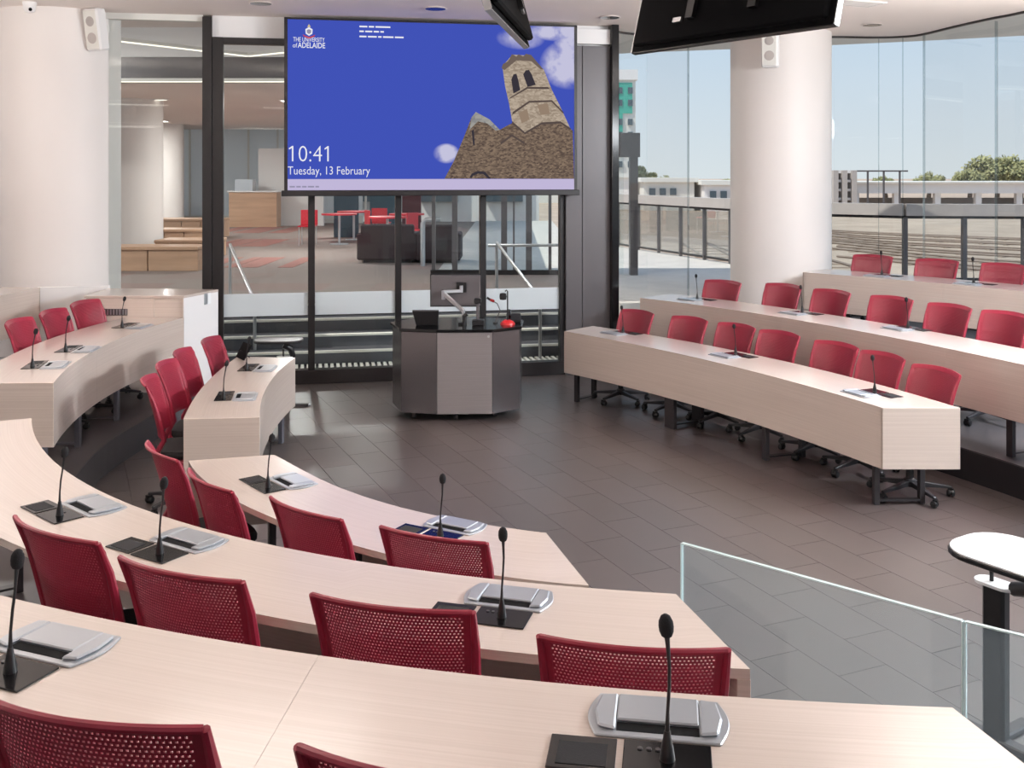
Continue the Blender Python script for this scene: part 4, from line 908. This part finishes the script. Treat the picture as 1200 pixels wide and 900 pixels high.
TOWER = {
 'lower': [(1.817, 2.366), (1.927, 2.572), (2.05, 2.864), (2.136, 3.084), (2.185, 3.145), (2.346, 3.061), (2.47, 2.94), (2.582, 3.003), (2.64, 3.03), (2.8, 3.06), (3.0, 3.08), (3.199, 3.06), (3.352, 2.935), (3.367, 2.364)],
 'upper': [(2.499, 3.688), (2.557, 3.75), (2.619, 3.825), (2.832, 3.817), (2.958, 3.684), (2.996, 3.66), (3.097, 3.415), (3.199, 3.219), (3.326, 2.952), (3.199, 3.033), (2.971, 3.018), (2.769, 2.901), (2.619, 3.027), (2.582, 3.236), (2.532, 3.455)],
 'cap': [(2.49, 3.663), (2.507, 3.712), (2.569, 3.745), (2.614, 3.83), (2.669, 3.801), (2.694, 3.831), (2.749, 3.803), (2.782, 3.838), (2.845, 3.825), (2.958, 3.697), (2.991, 3.66), (2.958, 3.66), (2.845, 3.751), (2.669, 3.757), (2.524, 3.639)],
 'win1': [(2.607, 3.53), (2.632, 3.592), (2.669, 3.6), (2.689, 3.532), (2.714, 3.409), (2.632, 3.369)],
 'win2': [(2.749, 3.594), (2.782, 3.644), (2.82, 3.647), (2.852, 3.596), (2.9, 3.474), (2.802, 3.447)],
 'band': [(2.614, 3.113), (2.624, 3.15), (2.82, 3.283), (3.097, 3.296), (3.237, 3.157), (3.237, 3.135), (3.092, 3.275), (2.825, 3.262)],
 'band2': [(2.574, 3.297), (2.594, 3.322), (2.795, 3.447), (3.047, 3.451), (3.072, 3.425), (2.8, 3.425)],
 'slit': [(2.136, 2.925), (2.163, 2.938), (2.173, 2.767), (2.153, 2.755)],
 'gable': [(2.482, 2.764), (2.475, 2.793), (2.614, 2.888), (2.769, 2.795), (2.76, 2.775), (2.614, 2.862)],
 'base': [(2.619, 3.04), (2.769, 2.914), (2.971, 3.031), (3.199, 3.046), (3.326, 2.965), (3.326, 2.94), (3.199, 3.02), (2.971, 3.005), (2.769, 2.888), (2.612, 3.015)],
 'arch': [(2.111, 2.378), (2.136, 2.426), (2.21, 2.455), (2.296, 2.446), (2.365, 2.365), (2.336, 2.364), (2.276, 2.419), (2.212, 2.426), (2.153, 2.402), (2.136, 2.373)],
 'roofhi': [(2.136, 3.084), (2.185, 3.145), (2.346, 3.061), (2.47, 2.94), (2.42, 2.928), (2.321, 3.012), (2.21, 3.036), (2.111, 2.937)],
 'sh1': [(2.694, 3.139), (2.795, 3.189), (2.825, 3.066), (2.732, 3.016)], 'sh2': [(2.92, 3.24), (3.047, 3.254), (3.072, 3.131), (2.958, 3.117)]}
tmat = {'lower': 'lower', 'upper': 'upper', 'cap': 'cap', 'win1': 'dark', 'win2': 'dark', 'band': 'line', 'band2': 'line', 'slit': 'dark', 'gable': 'line', 'base': 'line', 'arch': 'dark', 'roofhi': 'hi', 'sh1': 'sh', 'sh2': 'sh'}
for i, (k, pl) in enumerate(TOWER.items()):
    yy = -.0065-(.0004 if k in ('lower',) else .0008 if k == 'upper' else .0013+.00002*i)
    o = MB().add([(x, yy, z) for x, z in pl], [tuple(range(len(pl)))]).build('tower_print', ST[tmat[k]], pic)
    me = o.data; bm = bmesh.new(); bm.from_mesh(me); bmesh.ops.triangulate(bm, faces=bm.faces); bm.to_mesh(me); bm.free()
wh = emit('print_white', (238, 238, 246)); gy = emit('print_grey', (150, 146, 172)); rd = emit('print_red', (206, 70, 66)); yl = emit('print_gold', (214, 196, 140))
def letter(txt, u, z, width, height, mat, spacing=1, offset=0):
    me = text_mesh(txt, 1, mat, spacing, offset); xs = [v.co.x for v in me.vertices]; ys = [v.co.y for v in me.vertices]; a, b = min(xs), max(xs); c_, d_ = min(ys), max(ys)
    for v in me.vertices: v.co = Vector((u+(v.co.x-a)/(b-a)*width, -.0085, z+(v.co.y-c_)/(d_-c_)*height))
    return obj('lettering', me, pic)
def flat(pts, mat, nm='crest_print', y=-.0085): return MB().add([(x, y, z) for x, z in pts], [tuple(range(len(pts)))]).build(nm, mat, pic)
letter('10:41', .085, 2.562, .41, .178, wh, 1, -.012)
for u_ in (.085, .481): flat([(u_+.006, 2.74), (u_+.012, 2.722), (u_-.03, 2.697), (u_-.034, 2.712)], wh, 'numeral_flag')
letter('Tuesday, 13 February', .04, 2.385, .92, .122, wh, 1, -.004)
letter('THE UNIVERSITY', .1, 3.918, .35, .05, wh, 1, .004)
letter('of', .095, 3.85, .05, .05, wh); letter('ADELAIDE', .15, 3.848, .305, .062, wh, 1, .012)
flat([(.235, 4.06), (.275, 4.085), (.315, 4.06), (.312, 4.01), (.275, 3.985), (.238, 4.01)], wh)
flat([(.25, 4.05), (.275, 4.06), (.3, 4.05), (.298, 4.02), (.275, 4.005), (.252, 4.02)], gy, y=-.009)
flat([(.255, 4.085), (.275, 4.12), (.295, 4.085)], yl); 
flat([(.205, 4.0), (.235, 3.985), (.275, 3.972), (.315, 3.985), (.345, 4.0), (.335, 3.98), (.275, 3.952), (.215, 3.98)], rd)
for r_, (z, ws) in enumerate(((4.098, (.09, .06, .17)), (4.043, (.05, .08, .06, .04)), (3.984, (.08, .10, .04, .12, .1)))):     # three lines of tiny illegible print
    u = .84
    for q in ws: flat([(u, z), (u+q, z), (u+q, z+.018), (u, z+.018)], wh, 'fine_print'); u += q+.016
u = .06
for q in (.06, .05, .05, .07, .04): flat([(u, 2.268), (u+q, 2.268), (u+q, 2.286), (u, 2.286)], gy, 'fine_print'); u += q+.014
tag(sc, 'large black-framed screen showing a stone tower on blue and the time', 'screen')

# ================================================================== CEILING DISPLAYS
def tv(p, q, n, label, pole):
    p = Vector((p[0], p[1], 3.22)); q = Vector((q[0], q[1], 3.22)); c = (p+q)/2; d = (q-p); L_ = d.length; d.normalize(); n = Vector((n[0], n[1], 0)); n = (n-d*n.dot(d)).normalized()
    r = empty('ceiling_display', c); tl = math.radians(15)
    up = (Vector((0, 0, 1))*math.cos(tl)+n*math.sin(tl)); out = up.cross(d) if up.cross(d).dot(n) > 0 else d.cross(up)
    mt = Matrix((( d.x, out.x, up.x, 0), (d.y, out.y, up.y, 0), (d.z, out.z, up.z, 0), (0, 0, 0, 1)))
    h = .90
    MB().box(-L_/2, L_/2, .0, .035, 0, h, mt).build('bezel', M['blackmatt'], r, bevel=.004)
    MB().box(-L_/2+.04, L_/2-.04, -.045, .0, .03, h-.03, mt).build('back_cover', M['blackmatt'], r, bevel=.012)
    MB().box(-L_/2+.015, L_/2-.015, .035, .037, .02, h-.015, mt).build('display', M['blackgloss'], r)
    for s_ in (-1, 1): MB().box(s_*L_/2-.004, s_*L_/2+.004, -.004, .034, 0, h, mt).build('silver_edge', M['alu'], r)
    MB().box(-L_/2, L_/2, .002, .034, -.005, .002, mt).build('silver_edge', M['alu'] if pole else M['black'], r)
    for x in (-.25, .25): MB().box(x-.03, x+.03, -.075, -.045, .15, h-.1, mt).build('mount_rail', M['black'], r)
    MB().box(-.28, .28, -.095, -.075, .42, .56, mt).build('mount_bar', M['black'], r)
    MB().box(-.4, -.33, -.06, -.045, .14, .17, mt).build('port_label', M['alu'], r)
    b = mt @ Vector((0, -.12, .5)); MB().tube([tuple(b), (b.x, b.y, CEIL-3.22)], .03, 12).build('ceiling_pole', M['silver'], r, smooth=True)
    MB().tube([(b.x, b.y, CEIL-3.24), (b.x, b.y, CEIL-3.22)], .09, 16).build('ceiling_plate', M['dgrey'], r)
    tag(r, label, 'display', 'ceiling-hung displays')
tv((.789, 6.76), (1.718, 5.4545), (.815, .58), 'black ceiling-hung display showing its broad back, before the round column', 0)
tv((.107, 6.443), (-.10, 4.92), (-.991, .135), 'ceiling-hung display seen edge-on in front of the screen', 1)

# ================================================================== SPEAKERS, CAMERA, DOWNLIGHTS
def speaker(loc, rz, tilt, label):
    r = empty('wall_speaker', loc); r.rotation_euler = (tilt, 0, rz)
    MB().box(-.10, .10, -.09, .06, -.23, .23).build('cabinet', M['white'], r, bevel=.02); MB().box(-.085, .085, -.096, -.09, -.21, .21).build('grille', M['offwhite'], r, bevel=.003)
    for z, q in ((.09, .055), (-.09, .06)):
        mb = MB().lathe([(q, 0), (q*.8, .004), (q*.3, .006)], 20); mb.v = [(x, -.096-zz, y+z) for x, y, zz in mb.v]; mb.build('driver', M['concrete'], r, smooth=True)
    MB().box(-.03, .03, .06, .16, -.04, .04).build('bracket', M['offwhite'], r); tag(r, label, 'speaker')
speaker((-4.53, 11.18, 4.0), -.35, .18, 'white speaker on the column beside the foyer glass'); speaker((3.14, 12.44, 3.94), -.42, .0, 'white speaker on the round column behind the ceiling display')
r = empty('security_camera', (-5.05, 10.72, CEIL)); MB().lathe([(.07, -.03), (.07, 0)], 20).build('mount', M['white'], r); MB().lathe([(.02, -.11), (.05, -.10), (.065, -.06), (.065, -.03)], 20).build('dome', M['white'], r, smooth=True); MB().tube([(.03, -.05, -.08), (.04, -.068, -.088)], .018, 12).build('lens', M['blackgloss'], r)
tag(r, 'small white dome camera under the ceiling by the column', 'camera')
for (x, y), lab in zip(((-2.64, 10.76), (-.83, 11.1), (1.12, 11.72), (4.33, 12.3)), ('unlit recessed downlight near the foyer glass ceiling edge', 'unlit recessed downlight above the top of the screen', 'unlit recessed downlight above the grey metal panel', 'unlit recessed downlight near the curved window ceiling edge')):
    d = empty('recessed_downlight', (x, y, CEIL)); MB().lathe([(.13, -.006), (.115, -.012), (.115, 0)], 28).build('trim_ring', M['ceil'], d, smooth=True); MB().lathe([(.11, -.0135), (.11, -.004)], 28).build('reflector', M['blackgloss'], d); tag(d, lab, 'light')
v = empty('ceiling_vent', (3.6, 10.75, CEIL), .4); MB().box(-.3, .3, -.15, .15, -.01, 0).build('frame', M['offwhite'], v)
for q in range(5): MB().box(-.27, .27, -.12+.05*q, -.095+.05*q, -.014, -.01).build('slat', M['concrete'], v)
tag(v, 'square air vent in the ceiling behind the large display', 'vent')
# added fill lamps, hung out of view above the desks
lp_m = emit('fill_panel_glow', (255, 248, 238), 6)  # glow shared by the added fill lamps only
for i, (x, y, pd, pu, drop) in enumerate(FILL_LAMPS):
    d = empty('added_fill_pendant', (x, y, CEIL-drop)); MB().box(-.62, .62, -.16, .16, 0, .05).build('housing', M['white'], d, bevel=.006)
    MB().box(-.6, .6, -.14, .14, -.004, 0).build('lower_diffuser', lp_m, d); MB().box(-.6, .6, -.14, .14, .05, .054).build('upper_diffuser', lp_m, d)
    for s_ in (-.5, .5): MB().tube([(s_, 0, .05), (s_, 0, drop)], .003, 6).build('wire', M['silver'], d)
    for z_, e_, rx in ((-.02, pd, 0), (.08, pu, math.pi)):
        la = bpy.data.lights.new('fill_pendant_lamp', 'AREA'); la.shape = 'RECTANGLE'; la.size = 1.2; la.size_y = .3; la.energy = e_; la.color = (1, .965, .935)
        lo = bpy.data.objects.new('fill_pendant_lamp', la); COL.objects.link(lo); lo.parent = d; lo.location = (0, 0, z_); lo.rotation_euler = (rx, 0, 0)
    tag(d, 'added fill light, a slim white bar hung unseen above the desks', 'light', 'added pendant fill lights')
for (x, y, z, e_) in FILL_SIDE:  # added side lamps standing in for daylight from the windows
    d = empty('added_side_fill', (x, y, z)); mt = Matrix.Rotation(math.radians(62), 4, 'Y')
    MB().box(-.3, .3, -.5, .5, 0, .06, mt).build('housing', M['white'], d, bevel=.006); MB().box(-.28, .28, -.48, .48, -.004, 0, mt).build('diffuser', lp_m, d)
    MB().tube([(0, 0, .03), (0, 0, CEIL-z)], .012, 8).build('stem', M['silver'], d)
    la = bpy.data.lights.new('side_fill_lamp', 'AREA'); la.shape = 'RECTANGLE'; la.size = .56; la.size_y = .96; la.energy = e_; la.color = (.88, .94, 1)
    lo = bpy.data.objects.new('side_fill_lamp', la); COL.objects.link(lo); lo.parent = d; lo.location = mt @ Vector((0, 0, -.02)); lo.rotation_euler = (0, math.radians(62), 0)
    tag(d, 'added tilted fill light imitating daylight along the window side', 'light', 'added side fill lights')

for (x, y, z, e_, sd_) in FILL_UP:  # added upward lamps, out of view, that lift the ceiling brightness
    d = empty('added_ceiling_fill', (x, y, z)); an = math.radians(155)*sd_; mt = Matrix.Rotation(an, 4, 'Y')
    MB().box(-.1, .1, -.3, .3, 0, .08, mt).build('housing', M['white'], d, bevel=.01); MB().box(-.09, .09, -.28, .28, -.004, 0, mt).build('diffuser', lp_m, d)
    MB().tube([(0, 0, 0), (.25*sd_, 0, -.05)], .015, 8).build('bracket', M['silver'], d)
    la = bpy.data.lights.new('ceiling_fill_lamp', 'AREA'); la.shape = 'RECTANGLE'; la.size = .18; la.size_y = .56; la.energy = e_; la.color = (1, .96, .92)
    lo = bpy.data.objects.new('ceiling_fill_lamp', la); COL.objects.link(lo); lo.parent = d; lo.location = mt @ Vector((0, 0, -.02)); lo.rotation_euler = (0, an, 0)
    tag(d, 'added upward fill light, unseen beside the stepped seating', 'light', 'added upward fill lights')

# ================================================================== BALUSTRADE, SIDE TABLES, TABLET
bal = empty('glass_balustrade', (.651, 3.944, 0))
BP = [(.651, 3.944), (1.436, 3.252), (2.45, 2.5)]
for i in range(2):
    a = Vector((BP[i][0]-.651, BP[i][1]-3.944, 0)); b = Vector((BP[i+1][0]-.651, BP[i+1][1]-3.944, 0)); d = (b-a).normalized(); a = a+d*.006; b = b-d*.006
    pn = MB().bar(tuple(a+Vector((0, 0, .52))), tuple(b+Vector((0, 0, .52))), .014, .96).build('glass_pane', M['bal'], bal)
    MB().bar(tuple(a+Vector((0, 0, 1.0))), tuple(b+Vector((0, 0, 1.0))), .015, .005).build('polished_edge', M['edge'], pn)
    for p, s_ in ((a, -1), (b, 1)): MB().bar(tuple(p+d*s_*.002+Vector((0, 0, .04))), tuple(p+d*s_*.002+Vector((0, 0, 1.0))), .016, .005, up=tuple(d)).build('polished_edge', M['edge'], pn)
    MB().bar(tuple(a+Vector((0, 0, .03))), tuple(b+Vector((0, 0, .03))), .05, .06).build('floor_channel', M['alu'], bal)
tag(bal, 'frameless clear glass balustrade beside the aisle of stepped desks', 'balustrade')
def side_table(loc, ang, L_, W_, h, mtop, label, pofs):
    r = empty('tilting_side_table', loc, ang)
    def rr(a, b, rad, n=7):
        out = []
        for cx, cy, s in ((a-rad, b-rad, 0), (-a+rad, b-rad, 1), (-a+rad, -b+rad, 2), (a-rad, -b+rad, 3)):
            for k in range(n): t = math.pi/2*(s+k/(n-1)); out.append((cx+rad*math.cos(t), cy+rad*math.sin(t)))
        return out
    MB().prism(rr(L_/2, W_/2, W_*.38), h-.028, h-.006).build('edge_band', M['black'], r, bevel=.004); MB().prism(rr(L_/2-.006, W_/2-.006, W_*.38), h-.006, h).build('table_top', mtop, r)
    px, py = pofs; ph_ = h-.20
    MB().box(px-.05, px+.05, py-.03, py+.03, .02, ph_).build('column', M['black'], r, bevel=.012); MB().box(px-.04, px+.04, py-.024, py+.024, .01, .3).build('inner_column', M['legdark'], r)
    MB().prism([(px+x, py+y) for x, y in rr(.09, .05, .048)], ph_, ph_+.012).build('column_cap', M['switch'], r)
    MB().tube([(px-.02, py, ph_+.01), (px-.02, py, ph_+.11)], .009, 10).build('pin', M['black'], r); MB().tube([(px-.02, py, ph_+.09), (px*.5+.02, py*.5, ph_+.10), (px*.4+.05, py*.4, h-.04)], .008, 8).build('link_arm', M['silver'], r, smooth=True)
    MB().tube([(px+.08, py, ph_+.01), (px*.3+.1, py*.3, h-.10), (.05, 0, h-.062)], [.03, .034, .032], 10).build('tilt_arm', M['black'], r, smooth=True)
    MB().box(px-.24, px+.24, py-.03, py+.03, 0, .03).build('foot', M['legdark'], r, bevel=.006); MB().box(px-.03, px+.03, py-.24, py+.24, 0, .03).build('foot', M['legdark'], r, bevel=.006)
    for a, b in ((-.24, 0), (.24, 0), (0, -.24), (0, .24)): MB().lathe([(.022, 0), (.022, .02)], 12, (px+a, py+b, .0)).build('glide', M['silver'], r)
    tag(r, label, 'table')
side_table((2.16, 4.03, 0), math.atan2(-.83, .55), .86, .40, .87, M['switch'], 'white-topped tilting side table beyond the glass balustrade', (-.33, .1))
side_table((-2.42, 10.62, 0), .05, .50, .34, .71, M['dgrey'], 'dark-topped tilting side table by the foyer glass, behind the low desk', (.06, .05))
tb = empty('tablet', (-2.46, 9.26, TOP), -1.0); MB().box(-.11, .11, -.005, .005, 0, .15, Matrix.Rotation(-.5, 4, 'X')).build('shell', M['blackmatt'], tb); MB().box(-.1, .1, -.007, -.005, .01, .14, Matrix.Rotation(-.5, 4, 'X')).build('display', M['blackmatt'], tb)
MB().tube([(0, .005, .08), (0, .09, .0)], .004, 6).build('kickstand', M['black'], tb)
tag(tb, 'black tablet propped on the far end of the low desk by the foyer', 'tablet')
# fill lamps added to brighten the foyer and its stairs
for i, (x, y, z, e_) in enumerate(((-8, 14.5, 4.82, 160), (-2.6, 14.2, 4.82, 60), (-.2, 14.6, 4.82, 60), (-10, 22, 3.93, 160), (-4.5, 21, 3.93, 160), (-10, 29, 3.93, 160), (-4, 28, 3.93, 160))):
    d = empty('added_foyer_fill', (x, y, z)); MB().box(-.22, .22, -.22, .22, -.02, 0).build('frame', M['white'], d); MB().box(-.2, .2, -.2, .2, -.024, -.02).build('diffuser', lp_m, d)
    la = bpy.data.lights.new('foyer_fill_lamp', 'AREA'); la.size = .4; la.energy = e_; la.color = (1, .97, .94)
    lo = bpy.data.objects.new('foyer_fill_lamp', la); COL.objects.link(lo); lo.parent = d; lo.location = (0, 0, -.05); lo.rotation_euler = (0, 0, 0)
    tag(d, 'added square fill light in the foyer ceiling', 'light', 'added foyer fill lights')
